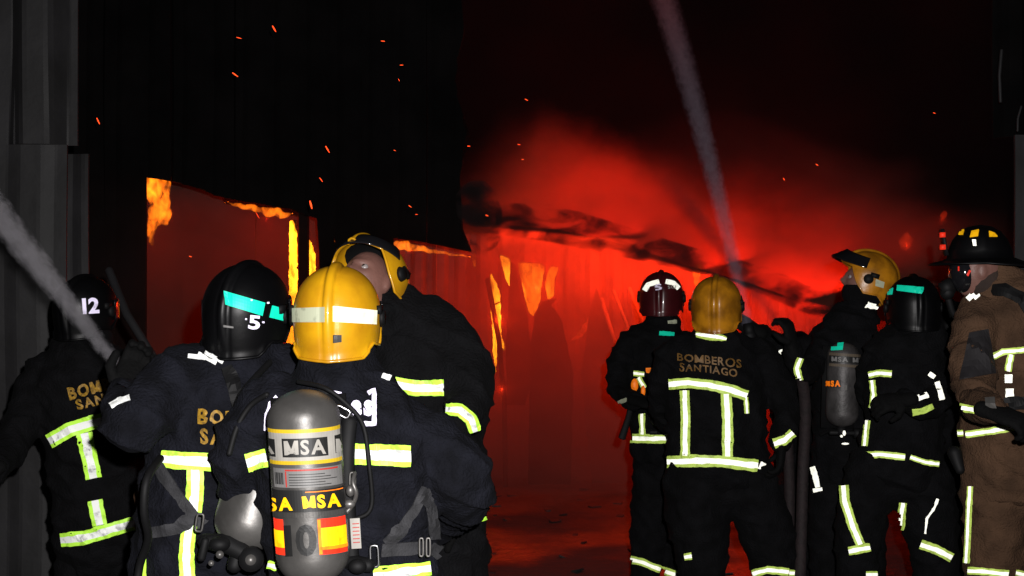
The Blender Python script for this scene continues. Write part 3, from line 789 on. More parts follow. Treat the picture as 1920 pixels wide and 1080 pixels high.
def glove_bld(b, wrist, d, pn, sc=1.0, curl=1.0, thumb_side=1, spread=.12):
    """palm, four unequal bent fingers and a thumb from the side of the palm. d: along the hand, pn: where the palm looks"""
    d = Vector(d).normalized(); pn = Vector(pn); pn = (pn - d * pn.dot(d)).normalized(); s = d.cross(pn) * thumb_side
    w = Vector(wrist)
    b.tube([w - d * .03 * sc, w + d * .012 * sc, w + d * .055 * sc, w + d * .095 * sc], [.030 * sc, .036 * sc, .046 * sc, .044 * sc], [.026 * sc, .022 * sc, .021 * sc, .018 * sc], hint=pn, seg=14)
    for k, (o, L) in enumerate([(.032, .078), (.011, .088), (-.011, .082), (-.032, .064)]):
        p = w + d * .090 * sc + s * o * sc; a = spread * (1.5 - k) * .35; dr = (d + s * a).normalized(); P_ = [p - d * .02 * sc, p]; q = p; ang = 0
        for seg_, frac in enumerate((.45, .32, .23)):
            ang += curl * (.55 + .25 * seg_) * (1 + .06 * k)
            q = q + (dr * math.cos(ang) + pn * math.sin(ang)) * L * frac * sc; P_.append(q)
        b.tube(P_, [.0125 * sc, .0125 * sc, .0118 * sc, .011 * sc, .0095 * sc], seg=10, hint=s)
    p = w + d * .03 * sc + s * .036 * sc
    dr = (d * .55 + s * .62 + pn * .45).normalized(); dr2 = (d * .75 + s * .0 + pn * .75).normalized()
    b.tube([p - s * .015 * sc, p, p + dr * .036 * sc, p + dr * .036 * sc + dr2 * .034 * sc], [.014 * sc, .016 * sc, .0145 * sc, .011 * sc], seg=10, hint=pn)

def shell_surface(az, s, a=.122, bb=.152, c=.135, crest=.011, off=0.0):
    al = abs((az + math.pi) % (2 * math.pi) - math.pi); dg = math.degrees(al)
    ze = np.interp(dg, [0, 48, 66, 84, 112, 132, 180], [.045, .030, -.045, -.088, -.080, -.118, -.126])
    # s 0..1 from crown to edge
    zt = c - (c - ze) * s if False else None
    vmax = math.acos(max(-1, min(1, ze / c))) if ze >= 0 else math.pi / 2
    L1 = vmax; L2 = max(0.0, -ze) / c; q = s * (L1 + L2)
    if q <= L1: z = c * math.cos(q); r = math.sin(q) ** .93 if q > 0 else 0
    else: z = -(q - L1) * c; r = 1 - .10 * (z / .125) ** 2
    x = a * r * math.sin(az); y = bb * r * math.cos(az)
    w = math.exp(-(x / .0125) ** 4) * crest
    if z < -.02: w *= max(0, 1 + (z + .02) / .09)
    gr = -.0028 * math.exp(-((abs(x) - .017) / .004) ** 2)
    nrm = Vector((x / a / a, y / bb / bb, z / c / c if z > 0 else 0)); nrm.normalize()
    p = Vector((x, y, z)) + nrm * (w + gr + off)
    if z < ze + .02 and dg > 120: p += nrm * .006 * (1 - (z - ze) / .02)
    if abs(z) < .03 and False: p += nrm * 0
    return p
def helmet(parent, c, M, m, visor='down', sc=1.0, name='helmet', trim=None):
    nu, nv = 120, 56; v = []; f = []
    for j in range(1, nv + 1):
        for i in range(nu): v.append(c + M @ (shell_surface(2 * math.pi * i / nu, j / nv) * sc))
    v.append(c + M @ (shell_surface(0, 0) * sc)); top = len(v) - 1
    for j in range(nv - 1):
        for i in range(nu):
            a = j * nu + i; d = j * nu + (i + 1) % nu; f.append((a, a + nu, d + nu, d))
    for i in range(nu): f.append((top, i, (i + 1) % nu))
    me = mesh_from(v, f); bm = bmesh.new(); bm.from_mesh(me); bmesh.ops.recalc_face_normals(bm, faces=bm.faces)
    if sum((fc.normal.dot(fc.calc_center_median() - c) for fc in bm.faces)) < 0: bmesh.ops.reverse_faces(bm, faces=bm.faces)
    r = bmesh.ops.solidify(bm, geom=bm.faces[:], thickness=.004); bm.to_mesh(me); bm.free()
    h = link_mesh(name, me, m, parent)
    b = Bld(); P_ = [c + M @ (shell_surface(2 * math.pi * i / 90, 1.0, off=.002) * sc) for i in range(91)]
    b.tube(P_, .0042 * sc, seg=8, cap=False); b.build('edge_trim', trim or m, h)
    b = Bld()                                                       # liner seen from below and in front
    b.ell(c + M @ Vector((0, 0, .0)), (.108 * sc, .134 * sc, .118 * sc), M)
    b2 = b.mesh(); bm = bmesh.new(); bm.from_mesh(b2)
    Mi = M.transposed()
    bmesh.ops.delete(bm, geom=[x for x in bm.verts if ((Mi @ (x.co - c)).z < .035 and (Mi @ (x.co - c)).y > -.02) or (Mi @ (x.co - c)).z < -.07], context='VERTS'); bm.to_mesh(b2); bm.free()
    link_mesh('liner', b2, RUB, h)
    for s in (-1, 1):
        b = Bld(); M3 = M @ Matrix.Rotation(s * .0, 3, 'Z')
        b.tube([c + M @ Vector((s * .121 * sc, .010, -.012)), c + M @ Vector((s * .134 * sc, .010, -.012))], [.026 * sc, .021 * sc], seg=14, flat=True)
        b.box(c + M @ Vector((s * .123 * sc, -.015, .012)), (.006, .022, .012), M)
        b.build('visor_pivot', RUB, h)
    vs = []; fs = []; nu2, nv2 = 36, 8
    lift = {'down': -.05, 'up': .062, 'mid': .03}[visor]
    for j in range(nv2 + 1):
        for i in range(nu2 + 1):
            az = math.radians(-78 + 156 * i / nu2); zz = lift + (.085 if visor == 'down' else .055) * (1 - j / nv2) ; rr = math.sqrt(max(.25, 1 - (max(0, zz) / .15) ** 2))
            if visor == 'up': zz = .055 + .055 * (j / nv2) - .02 * abs(math.sin(az)); rr = 1.10 + .22 * (1 - j / nv2) * math.cos(az) - .22 * (j / nv2)
            vs.append(c + M @ (Vector((.128 * rr * math.sin(az), .160 * rr * math.cos(az), zz)) * sc))
    for j in range(nv2):
        for i in range(nu2):
            a = j * (nu2 + 1) + i; fs.append((a, a + 1, a + nu2 + 2, a + nu2 + 1))
    me = mesh_from(vs, fs); bm = bmesh.new(); bm.from_mesh(me); bmesh.ops.solidify(bm, geom=bm.faces[:], thickness=.003); bm.to_mesh(me); bm.free()
    link_mesh('visor', me, LENS, h)
    return h

def px_center(st): return at(*st[:3])

def firefighter(label, base, torso, arms, legs, headc, fwd, jm, hm, tm=None, visor='down', roll=0, hsc=1.0, vox=.012, seed=0, bodyvox=.014, gloves=(), helm=True, up=(0, 0, 1), fine=.0035, amp=.011, collar=True):
    root = thing('person', label, 'firefighter', base)
    hc = at(*headc); M = frame(fwd, up, roll)
    # skin body: one continuous figure inside the clothes
    b = Bld()
    face = Vector(M.col[1]); hcc = hc + M @ Vector((0, .012, -.035)) * hsc
    head_bld(b, hcc, M)
    tor = rounded([s if len(s) == 5 else (*s, .14) for s in torso])
    stations(b, torso, sc=.72)
    t0 = at(*torso[0][:3])
    b.tube([hcc + M @ Vector((0, -.02, -.05)), hcc * .5 + t0 * .5 + Vector((0, 0, -.03)), t0 + Vector((0, 0, -.08))], [.055, .056, .075], seg=14)
    for A in list(arms) + list(legs): stations(b, A, sc=.62, seg=14)
    for g in gloves:
        b.tube([Vector(g[0]) - Vector(g[1]).normalized() * .03, Vector(g[0]) + Vector(g[1]).normalized() * .06 * g[3]], [.022, .026], [.016, .012], hint=Vector(g[2]), seg=10)
    body = link_mesh('body', remesh(b.mesh(), bodyvox, 1), SKIN, root)
    for s in (-1, 1):
        e = Bld(); e.ell(hcc + M @ Vector((s * .030, .0750, .010)), (.0125, .0125, .0125), M, 14, 10); eo = e.build('eye', EYE, root)
        e = Bld(); e.ell(hcc + M @ Vector((s * .030, .0836, .012)), (.0058, .0055, .0058), M, 10, 8); e.build('iris', IRIS, eo)
    # jacket
    b = Bld(); stations(b, torso, seg=32)
    for A in arms: stations(b, A, seg=20)
    me = remesh(b.mesh(), vox, 4); wrinkle(me, amp * 1.2, seed, fine)
    jk = link_mesh('jacket', me, jm, root)
    if collar:
        b = Bld(); c0 = hcc + M @ Vector((0, -.02, -.13)); c0 = c0 * .45 + (t0 + Vector((0, 0, -.01))) * .55
        b.tube([c0 + Vector((0, 0, -.06)), c0, c0 + Vector((0, 0, .05))], [.105, .088, .082], [.10, .085, .08], seg=28, flat=True)
        me = remesh(b.mesh(), .010, 2); wrinkle(me, .006, seed + 5, .003); link_mesh('collar', me, jm, jk)
    # trousers and boots
    tr = None
    if legs:
        b = Bld(); 
        for L in legs: stations(b, L, seg=20)
        hp = torso[-1]; hipL = [L[0] for L in legs]
        hx = hp[0]; b.tube([at(hx, hp[1] - 40, hp[2]), at(hx, hipL[0][1] + 20, hipL[0][2])], [hp[3] * hp[2] / F * .9] * 2, [.135] * 2, seg=24)
        me = remesh(b.mesh(), vox * 1.25, 3); wrinkle(me, .010, seed + 9, .004)
        tr = link_mesh('trousers', me, tm or jm, root)
        for L in legs:
            e = at(*L[-1][:3]); b = Bld(); fy = Vector((M.col[1][0], M.col[1][1], 0)).normalized()
            b.tube([Vector((e.x, e.y, .30)), Vector((e.x, e.y, .10))], [.062, .058], seg=14)
            b.tube([Vector((e.x, e.y, .055)) - fy * .09, Vector((e.x, e.y, .058)), Vector((e.x, e.y, .05)) + fy * .16], [.046, .052, .045], [.05, .052, .042], seg=14)
            link_mesh('boot', remesh(b.mesh(), .012, 2), RUB, root)
    for g in gloves:
        b = Bld(); glove_bld(b, *g[:3], sc=g[3], curl=g[4], thumb_side=g[5]); link_mesh('glove', remesh(b.mesh(), .005 if g[3] > 1.15 else .006, 1), GLV, root)
    h = helmet(root, hc, M, hm, visor, hsc) if helm else None
    return dict(root=root, jacket=jk, trousers=tr, helmet=h, hc=hc, M=M, body=body, hcc=hcc)

def cuff(p, c, d, r, m=SILV):
    pass

def scba(label, top, bot, r, shellm=STEEL, valve=True, plate=True):
    """cylinder on a back plate; top/bot are places in the world"""
    top = Vector(top); bot = Vector(bot); ax = (bot - top); L = ax.length; ax.normalize()
    root = thing('breathing_apparatus', label, 'air tank', tuple(bot))
    sd = ax.cross(Vector((0, 1, 0))).normalized(); dp = sd.cross(ax)
    b = Bld(); P_ = []; R = []
    for k in range(9):
        q = math.pi / 2 * k / 8; P_.append(top + ax * (r * .78 * (1 - math.sin(q)))); R.append(max(.004, r * math.cos(math.pi / 2 - q)))
    for k in range(1, 9): P_.append(top + ax * (r * .78 + (L - r * 1.5) * k / 8)); R.append(r)
    for k in range(1, 8):
        q = math.pi / 2 * k / 8; P_.append(top + ax * (L - r * .72 + r * .72 * math.sin(q))); R.append(r * math.cos(q) + .012 * (k / 8))
    P2 = [P_[0] if False else top + ax * (r * .78 * (1 - math.cos(math.pi / 2 * (8 - k) / 8))) if False else p for k, p in enumerate(P_)]
    rings = []
    # profile built directly to keep a clean dome
    prof = [(r * .80 * (1 - math.cos(math.pi / 2 * k / 8)), r * math.sin(math.pi / 2 * k / 8)) for k in range(9)]
    prof += [(r * .8 + (L - r * 1.6) * k / 10, r) for k in range(1, 11)]
    prof += [(L - r * .8 + r * .8 * math.sin(math.pi / 2 * k / 8), r * math.cos(math.pi / 2 * k / 8) * .93 + .07 * r) for k in range(1, 9)]
    prof[0] = (0, .002)
    seg = 56; v = []; f = []
    for (a, rr) in prof:
        for k in range(seg): q = 2 * math.pi * k / seg; v.append(top + ax * a + sd * rr * math.cos(q) + dp * rr * math.sin(q))
    for i in range(len(prof) - 1):
        for k in range(seg): a = i * seg + k; c = i * seg + (k + 1) % seg; f.append((a, c, c + seg, a + seg))
    f.append(tuple(range(seg))); f.append(tuple(range((len(prof) - 1) * seg, len(prof) * seg))[::-1])
    cyl = link_mesh('cylinder', outward(mesh_from(v, f)), shellm, root)
    if valve:
        b = Bld(); b.tube([bot, bot + ax * .04], [.022, .024], seg=14, flat=True); b.tube([bot + ax * .03 - sd * .05, bot + ax * .03 + sd * .06], .013, seg=10)
        b.tube([bot + ax * .03 + sd * .06, bot + ax * .03 + sd * .095], [.026, .024], seg=12, flat=True); b.build('valve', RUB, root)
    if plate:
        b = Bld(); back = Vector((0, 1, 0)) * (r + .012)
        b.box((top + bot) / 2 + back + ax * .02, (r * 1.05, .008, L / 2 * .98), Matrix((sd, dp, ax)).transposed()); b.build('back_plate', RUB, root)
    return root, cyl

def strap(pts, w, parent, m=STRAP, name='strap', bv=None, off=.012, Y=None, thick=.003):
    """webbing laid over the clothes (bv) or hung through the air (pts with distances)"""
    if bv is not None: return band(pts, w, bv, parent, name=name, mats=[m], off=off, rag=.2, step=5)
    st = rounded(pts); b = Bld()
    b.tube([at(*s[:3]) for s in st], [w * s[2] / F / 2 for s in st], [thick] * len(st), seg=8); return b.build(name, m, parent)

def loop(x, y, Y, w, h, ang, parent, m=BRIGHT, t=.0035, name='buckle'):
    """a rounded rectangular buckle"""
    b = Bld(); P_ = []
    for k in range(33):
        q = 2 * math.pi * k / 32; ex = math.copysign(abs(math.cos(q)) ** .45, math.cos(q)) * w / 2; ey = math.copysign(abs(math.sin(q)) ** .45, math.sin(q)) * h / 2
        ca, sa = math.cos(math.radians(ang)), math.sin(math.radians(ang)); P_.append(at(x + ex * ca - ey * sa, y + ex * sa + ey * ca, Y))
    b.tube(P_, t, seg=8, cap=False); return b.build(name, m, parent)
def floorpt(x, Y): return (at(x, 540, Y).x, Y, 0)

# ---------------------------------------------------------------- 1: far left, helmet 12
p1 = firefighter('firefighter at far left in black jacket with helmet numbered 12 beside the grey wall', floorpt(170, 6),
    [(165, 640, 6.0, 48), (162, 665, 6.0, 78, .13), (165, 715, 6.0, 98, .16), (172, 800, 6.0, 93, .17), (182, 900, 6.0, 88, .17), (192, 985, 6.0, 92, .17), (194, 1010, 6.0, 94, .17)],
    [[(88, 695, 6.0, 38), (52, 765, 5.95, 38), (22, 835, 5.85, 34), (-10, 880, 5.65, 26)], [(245, 690, 5.95, 36), (285, 735, 5.75, 32), (275, 735, 5.5, 28), (262, 722, 5.3, 24)]],
    [[(155, 1010, 6.0, 50), (150, 1120, 6.0, 42), (148, 1280, 6.0, 34)], [(235, 1010, 6.0, 50), (240, 1120, 6.0, 42), (240, 1280, 6.0, 34)]],
    (160, 578, 6.0), (.35, 1, .05), DARKCLOTH, BLK, seed=1, gloves=[(at(-12, 884, 5.6), (-.6, -.3, -.5), (.4, .6, -.2), 1.0, .7, 1), (at(262, 722, 5.28), (-.35, -.75, .25), (.1, -.2, -1), 1.0, 1.0, 1)])
bv1 = bvh_of(p1['jacket']); J = p1['jacket']
band([(93, 828), (130, 806), (170, 793), (206, 786)], 27, bv1, J)
band([(158, 812), (166, 850), (176, 897)], 30, bv1, J)
band([(178, 938), (187, 985)], 28, bv1, J)
band([(115, 1013), (160, 1008), (210, 993), (268, 976)], 26, bv1, J)
lettering('BOMBEROS', [(126, 727), (276, 690), (282, 711), (132, 751)], bv1, GOLD, J, bold=.04, clip=lambda x, y: x < 204)
lettering('SANTIAGO', [(141, 750), (278, 716), (284, 736), (147, 770)], bv1, GOLD, J, bold=.04, clip=lambda x, y: x < 207)
bvh1 = bvh_of(p1['helmet'])
lettering('12', [(153, 560), (184, 558), (185, 587), (155, 589)], bvh1, VIO, p1['helmet'], name='number', bold=.04)
lettering('12', [(153, 560), (184, 558), (185, 587), (155, 589)], bvh1, VIO, p1['helmet'], name='number', bold=.04) if False else None

# ---------------------------------------------------------------- 2: black helmet, teal band, 5
p2 = firefighter('firefighter aiming the near nozzle, in black helmet with wide teal band and number 5', floorpt(400, 4.35),
    [(462, 650, 4.35, 62), (452, 685, 4.35, 112, .13), (430, 740, 4.35, 142, .17), (415, 850, 4.35, 140, .18), (392, 950, 4.35, 132, .18), (382, 1080, 4.35, 135, .18), (382, 1130, 4.35, 138, .18)],
    [[(345, 700, 4.3, 58), (300, 750, 4.2, 56), (243, 805, 4.1, 48), (230, 765, 4.22, 36), (232, 745, 4.4, 30)], [(545, 700, 4.4, 50), (590, 770, 4.6, 48), (560, 800, 4.8, 40)]],
    [[(320, 1130, 4.35, 72), (315, 1350, 4.35, 60), (310, 1560, 4.35, 48)], [(445, 1130, 4.35, 72), (455, 1350, 4.35, 60), (460, 1560, 4.35, 48)]],
    (462, 580, 4.35), (.30, 1, .12), NAVY, BLK, seed=2, hsc=1.04, roll=4, gloves=[(at(231, 740, 4.45), (.12, .45, .5), (.3, -.2, .5), 1.25, 1.0, -1)])
bv2 = bvh_of(p2['jacket']); J = p2['jacket']
band([(303, 860), (340, 864), (398, 866)], 32, bv2, J)
band([(366, 880), (366, 925), (362, 962)], 32, bv2, J)
band([(356, 980), (350, 1030), (352, 1095)], 28, bv2, J)
band([(208, 762), (224, 752), (243, 746)], 9, bv2, J, name='cuff_tape', mats=[SILV])
band([(270, 1095), (270, 1048)], 8, bv2, J, mats=[LIME])
for a in ([(352, 668), (385, 672)], [(372, 664), (405, 682)], [(385, 662), (418, 680)]): band(a, 6, bv2, J, name='shoulder_tape', mats=[SILV])
lettering('BOMBEROS', [(373, 766), (560, 776), (556, 806), (372, 795)], bv2, GOLD, J, bold=.04, clip=lambda x, y: x < 446)
lettering('SANTIAGO', [(376, 802), (560, 812), (556, 842), (376, 832)], bv2, GOLD, J, bold=.04, clip=lambda x, y: x < 430)
bh = bvh_of(p2['helmet']); H = p2['helmet']
quad([(420, 546), (496, 568), (491, 592), (422, 571)], 14, 4, bh, TEAL, H, 'teal_band')
quad([(510, 573), (536, 580), (533, 602), (505, 595)], 6, 4, bh, TEAL, H, 'teal_band')
lettering('5', [(466, 590), (487, 592), (485, 618), (464, 616)], bh, VIO, H, name='number', bold=.03)
for x, y in ((471, 563), (502, 568), (461, 598), (493, 604)): quad([(x - 1.5, y - 1.5), (x + 1.5, y - 1.5), (x + 1.5, y + 1.5), (x - 1.5, y + 1.5)], 1, 1, bh, VIO, H, 'rivet')
quad([(418, 609), (438, 612), (438, 615), (418, 613)], 3, 1, bh, PRINTG, H, 'small_label')
# its harness and tank
s2, c2 = scba('scuffed steel air tank slung low behind the helmet with the teal band, half hidden', at(520, 790, 4.12), at(452, 1030, 4.05), .098, valve=False)
b = Bld(); b.tube([at(385, 1015, 4.0), at(430, 1020, 4.0), at(470, 1045, 3.98)], [.022, .030, .022], seg=12); b.tube([at(452, 1020, 4.02), at(440, 1060, 4.0)], .022, seg=12)
b.ell(at(412, 1020, 3.97), (.03, .03, .022)); b.tube([at(385, 1015, 3.98), at(378, 1045, 3.98)], .012, seg=8); b.build('pressure_reducer', RUB, s2)
b = Bld(); b.tube([at(412, 1040, 3.93), at(412, 1040, 3.90)], .011, seg=12, flat=True); b.build('hex_nut', STEEL, s2)
b = Bld(); b.tube([at(396, 1056, 3.94), at(396, 1056, 3.91)], .008, seg=12, flat=True); b.build('hex_nut', STEEL, s2)
b = Bld(); b.tube([at(473, 1048, 3.96), at(470, 1050, 3.89)], [.036, .033], seg=16, flat=True); b.build('hand_wheel', RUB, s2)
b = Bld(); b.tube([at(470, 1050, 3.888), at(470, 1050, 3.885)], [.015, .015], seg=14, flat=True); b.build('wheel_badge', STEEL, s2)
bvs = bvh_of(p2['jacket'])
strap([(425, 690), (440, 730), (450, 790), (440, 850)], 24, s2, bv=bvs, m=RUB)
strap([(300, 875), (330, 920), (362, 965), (385, 985)], 20, s2, bv=bvs)
strap([(285, 1000), (330, 990), (372, 965)], 22, s2, bv=bvs)
loop(374, 980, 4.0, 13, 33, 8, s2, m=STEEL)
b = Bld(); b.tube([at(x, y, Y) for x, y, Y in rounded([(300, 860, 4.1), (275, 900, 4.0), (270, 960, 4.0), (278, 1010, 4.05), (262, 1060, 4.1), (255, 1120, 4.1)])], .012, seg=10); b.build('hose', RUB, s2)
b = Bld(); b.tube([at(x, y, Y) for x, y, Y in rounded([(505, 680, 4.25), (452, 740, 4.1), (440, 790, 4.1)])], .010, seg=10); b.build('hose', RUB, s2)
b = Bld(); b.tube([at(262, 930, 4.9), at(272, 960, 4.85), at(262, 985, 4.9)], [.022, .03, .02], seg=10); o = b.build('brass_coupling', mat('brass', (.30, .17, .10), .5, metal=.5, vary=.3)); tag(o, 'brown hose coupling hanging at the hip between the two left jackets', 'coupling')
band_tmp = None
for (xa, ya, xb, yb, w) in [(276, 868, 278, 890, 12)]:
    bb = Bld(); bb.box(at((xa + xb) / 2, (ya + yb) / 2, 5.2), (.012, .003, .022)); bb.build('tag', SILV, s2)

# nozzle and hose of the near jet
nz = thing('hose_nozzle', 'black hose nozzle in the glove at left, spraying up to the left', 'nozzle', tuple(at(250, 735, 4.5)))
b = Bld(); b.tube([at(236, 700, 4.92), at(243, 714, 4.80), at(252, 730, 4.66)], [.024, .026, .03], seg=16, flat=True); b.build('barrel', RUB, nz)
b = Bld(); b.tube([at(252, 730, 4.66), at(262, 748, 4.60), at(272, 800, 4.58)], [.034, .03, .026], seg=14); b.tube([at(258, 742, 4.62), at(238, 770, 4.58)], .013, seg=10); b.build('grip', RUB, nz)
b = Bld(); b.tube([at(252, 712, 4.70), at(266, 705, 4.68), at(268, 724, 4.62)], .006, seg=8); b.build('shut_off_lever', BRIGHT, nz)
HOSE = mat('hose_jacket', (.03, .025, .025), .85, vary=.4, scale=40, bump=.4)
b = Bld(); b.tube([at(*q) for q in rounded([(272, 795, 4.6), (300, 860, 4.75), (330, 1000, 4.95), (350, 1200, 5.1)])] + [Vector((-1.6, 5.4, .05)), Vector((-2.4, 4.5, .04)), Vector((-2.6, 2.0, .04))], .027, seg=12)
o = b.build('fire_hose', HOSE); tag(o, 'dark fire hose running down from the near nozzle behind the jackets', 'hose')

# ---------------------------------------------------------------- 4: looking up, tilted yellow helmet (behind 3)
p4 = firefighter('firefighter with bare upturned face under a tilted yellow helmet, behind the tank wearer', floorpt(800, 4.75),
    [(742, 590, 4.75, 58), (765, 625, 4.75, 100, .14), (785, 680, 4.75, 118, .17), (790, 760, 4.75, 122, .18), (798, 860, 4.75, 112, .18), (800, 980, 4.75, 112, .18), (800, 1060, 4.75, 115, .18)],
    [[(838, 630, 4.72, 52), (868, 690, 4.65, 54), (882, 750, 4.55, 42), (852, 802, 4.42, 34), (800, 850, 4.4, 28)], [(680, 640, 4.8, 45), (650, 720, 4.85, 45), (660, 800, 4.7, 36)]],
    [[(755, 1060, 4.75, 62), (750, 1250, 4.75, 50), (745, 1440, 4.75, 42)], [(850, 1060, 4.75, 62), (858, 1250, 4.75, 50), (862, 1440, 4.75, 42)]],
    (695, 522, 4.75), (-.42, -.75, .62), DARKCLOTH, YEL, visor='mid', seed=3, roll=10, hsc=1.0, bodyvox=.006, gloves=[(at(800, 850, 4.38), (-.8, -.3, -.2), (0, 0, -1), 1.15, .8, 1)])
bv4 = bvh_of(p4['jacket']); J = p4['jacket']
band([(740, 722), (780, 728), (832, 727)], 30, bv4, J)
band([(838, 768), (862, 770), (882, 786), (890, 808)], 22, bv4, J, mats=[LIME, SILV])
band([(815, 992), (860, 985), (914, 970)], 8, bv4, J, mats=[LIME])

# ---------------------------------------------------------------- 3: centre, yellow helmet, tank 10
p3 = firefighter('firefighter at centre front with clean yellow helmet, seen from behind, wearing the steel tank', floorpt(650, 4.0),
    [(634, 690, 4.0, 72), (636, 715, 4.0, 100, .12), (640, 765, 4.0, 142, .16), (648, 850, 4.0, 172, .18), (655, 950, 4.0, 165, .18), (662, 1050, 4.0, 160, .18), (664, 1130, 4.0, 165, .18)],
    [[(520, 760, 4.0, 60), (462, 820, 4.0, 56), (448, 880, 4.02, 48), (470, 930, 4.15, 38), (492, 968, 4.3, 32)], [(764, 800, 4.0, 56), (822, 850, 4.0, 62), (868, 905, 4.0, 60), (860, 945, 4.2, 44), (820, 985, 4.45, 34)]],
    [[(580, 1130, 4.0, 84), (575, 1360, 4.0, 66), (570, 1640, 4.0, 50)], [(745, 1130, 4.0, 84), (755, 1360, 4.0, 66), (760, 1640, 4.0, 50)]],
    (632, 588, 4.0), (.05, 1, .02), NAVY, YEL, seed=4, vox=.010, gloves=[(at(494, 972, 4.32), (.3, .8, -.3), (.2, -.2, -1), 1.15, .9, 1), (at(818, 988, 4.47), (-.3, .8, -.3), (-.2, 0, -1), 1.15, .9, -1)])
bv3 = bvh_of(p3['jacket']); J = p3['jacket']
band([(462, 868), (500, 858)], 34, bv3, J)
band([(640, 850), (700, 853), (769, 856)], 39, bv3, J)
band([(700, 1078), (760, 1072), (806, 1066)], 26, bv3, J)
band([(716, 704), (732, 710)], 8, bv3, J, mats=[SILV], name='shoulder_tape')
band([(504, 1058), (520, 1062)], 14, bv3, J)
# white reflective name on the back, partly under the harness
band([(499, 808), (501, 780), (507, 758), (520, 745)], 8, bv3, J, name='white_print', mats=[VIO], off=.004)
band([(600, 736), (618, 735), (640, 740)], 8, bv3, J, name='white_print', mats=[VIO], off=.004)
band([(616, 738), (618, 752)], 7, bv3, J, name='white_print', mats=[VIO], off=.004)
band([(630, 742), (630, 754), (638, 752)], 6, bv3, J, name='white_print', mats=[VIO], off=.004)
band([(690, 738), (701, 732), (701, 795), (681, 795)], 8, bv3, J, name='white_print', mats=[VIO], off=.004)
lettering('es', [(658, 752), (696, 752), (696, 780), (658, 780)], bv3, VIO, J, name='white_print', bold=.05)
band([(690, 758), (690, 776)], 6, bv3, J, name='white_print', mats=[VIO], off=.006)
bh = bvh_of(p3['helmet']); H = p3['helmet']
quad([(550, 578), (609, 576), (609, 604), (550, 604)], 12, 4, bh, CREAM, H, 'reflective_band')
quad([(624, 574), (705, 582), (704, 608), (624, 603)], 14, 4, bh, WORN, H, 'reflective_band')
quad([(624, 628), (640, 628), (640, 641), (624, 643)], 2, 2, bh, PRINTB, H, 'rear_badge')
quad([(625, 629), (632, 630), (632, 636), (625, 636)], 2, 2, bh, BRIGHT, H, 'rivet', off=.006)
# tank
s3, c3 = scba('large steel air tank marked 10, with orange and yellow stickers, in the front centre', at(566, 730, 3.72), at(590, 1094, 3.72), .0955, valve=False)
bvc = bvh_of(c3)
Lx = lambda y: 500 + (y - 760) * .068
Rx = lambda y: 633 + (y - 760) * .068
def ring_label(y0, y1, m, name, a=0.0, b=1.0, off=.0015, dip=7, n=26):
    g = []
    for j in range(4):
        y = y0 + (y1 - y0) * j / 3; row = []
        for i in range(n + 1):
            u = a + (b - a) * i / n; x = Lx(y) + (Rx(y) - Lx(y)) * u; row.append((x, y + dip * (1 - (2 * u - 1) ** 2) ** .5 - 7 - (u - .5) * 6))
        g.append(row)
    return lay(name, g, bvc, m, c3, off=off, depth=.001)
ring_label(806, 868, PRINTW, 'brand_label', .005, .995)
ring_label(805, 812, PRINTY, 'yellow_line', .005, .995, .0025); ring_label(864, 871, PRINTY, 'yellow_line', .005, .995, .0025)
ring_label(822, 857, PRINTB, 'black_panel', .185, .815, .0025); ring_label(824, 857, PRINTB, 'black_panel', .005, .085, .0025); ring_label(822, 855, PRINTB, 'black_panel', .915, .995, .0025)
lettering('MSA', [(533, 826), (609, 823), (610, 851), (535, 855)], bvc, PRINTW, c3, off=.0040, bold=.03)
lettering('MSA', [(440, 832), (516, 829), (517, 851), (440, 857)], bvc, PRINTW, c3, off=.0040, bold=.03, clip=lambda x, y: x > 506)
lettering('MSA', [(627, 822), (700, 820), (700, 848), (628, 850)], bvc, PRINTW, c3, off=.0040, bold=.03, clip=lambda x, y: x < 640)
ring_label(878, 914, PRINTG, 'service_label', .04, .985)
ring_label(880, 883, PRINTR, 'red_line', .20, .93, .0025); ring_label(884, 913, PRINTR, 'red_line', .20, .215, .0025)
for k in range(5): ring_label(889 + k * 5, 890.3 + k * 5, PRINTB, 'print_line', .25, .25 + .5 + .16 * ((k * 7) % 3) / 2, .0025)
for k in range(7): ring_label(886, 908, PRINTB, 'barcode_bar', .06 + k * .017, .066 + k * .017 + .004 * (k % 2), .0025, n=2)
ring_label(919, 960, PRINTB, 'black_sleeve', .0, 1.0)
lettering('MSA', [(566, 930), (636, 924), (638, 950), (569, 955)], bvc, YELT, c3, off=.0035, bold=.04)
lettering('MSA', [(478, 934), (548, 932), (550, 957), (480, 960)], bvc, YELT, c3, off=.0035, bold=.04, clip=lambda x, y: x > 511)
ring_label(922, 923.5, ORT, 'sleeve_line', .46, .98, .0025)
b = Bld(); 
cl = ring_label(961, 970, STEEL, 'clamp_band', .0, 1.0, .004)
ring_label(974, 1041, REDT, 'sticker', .0, .125, .0025); ring_label(995, 1027, YELT, 'sticker', .0, .125, .0035)
ring_label(974, 1041, REDT, 'sticker', .60, .985, .0025); ring_label(991, 1028, YELT, 'sticker', .60, .985, .0035); ring_label(975, 1040, ORT, 'sticker', .60, .64, .0045); ring_label(1026, 1032, ORT, 'sticker', .60, .985, .0045)
lettering('10', [(533, 984), (592, 982), (595, 1042), (537, 1044)], bvc, PRINTB, c3, off=.004, bold=.045, name='number')
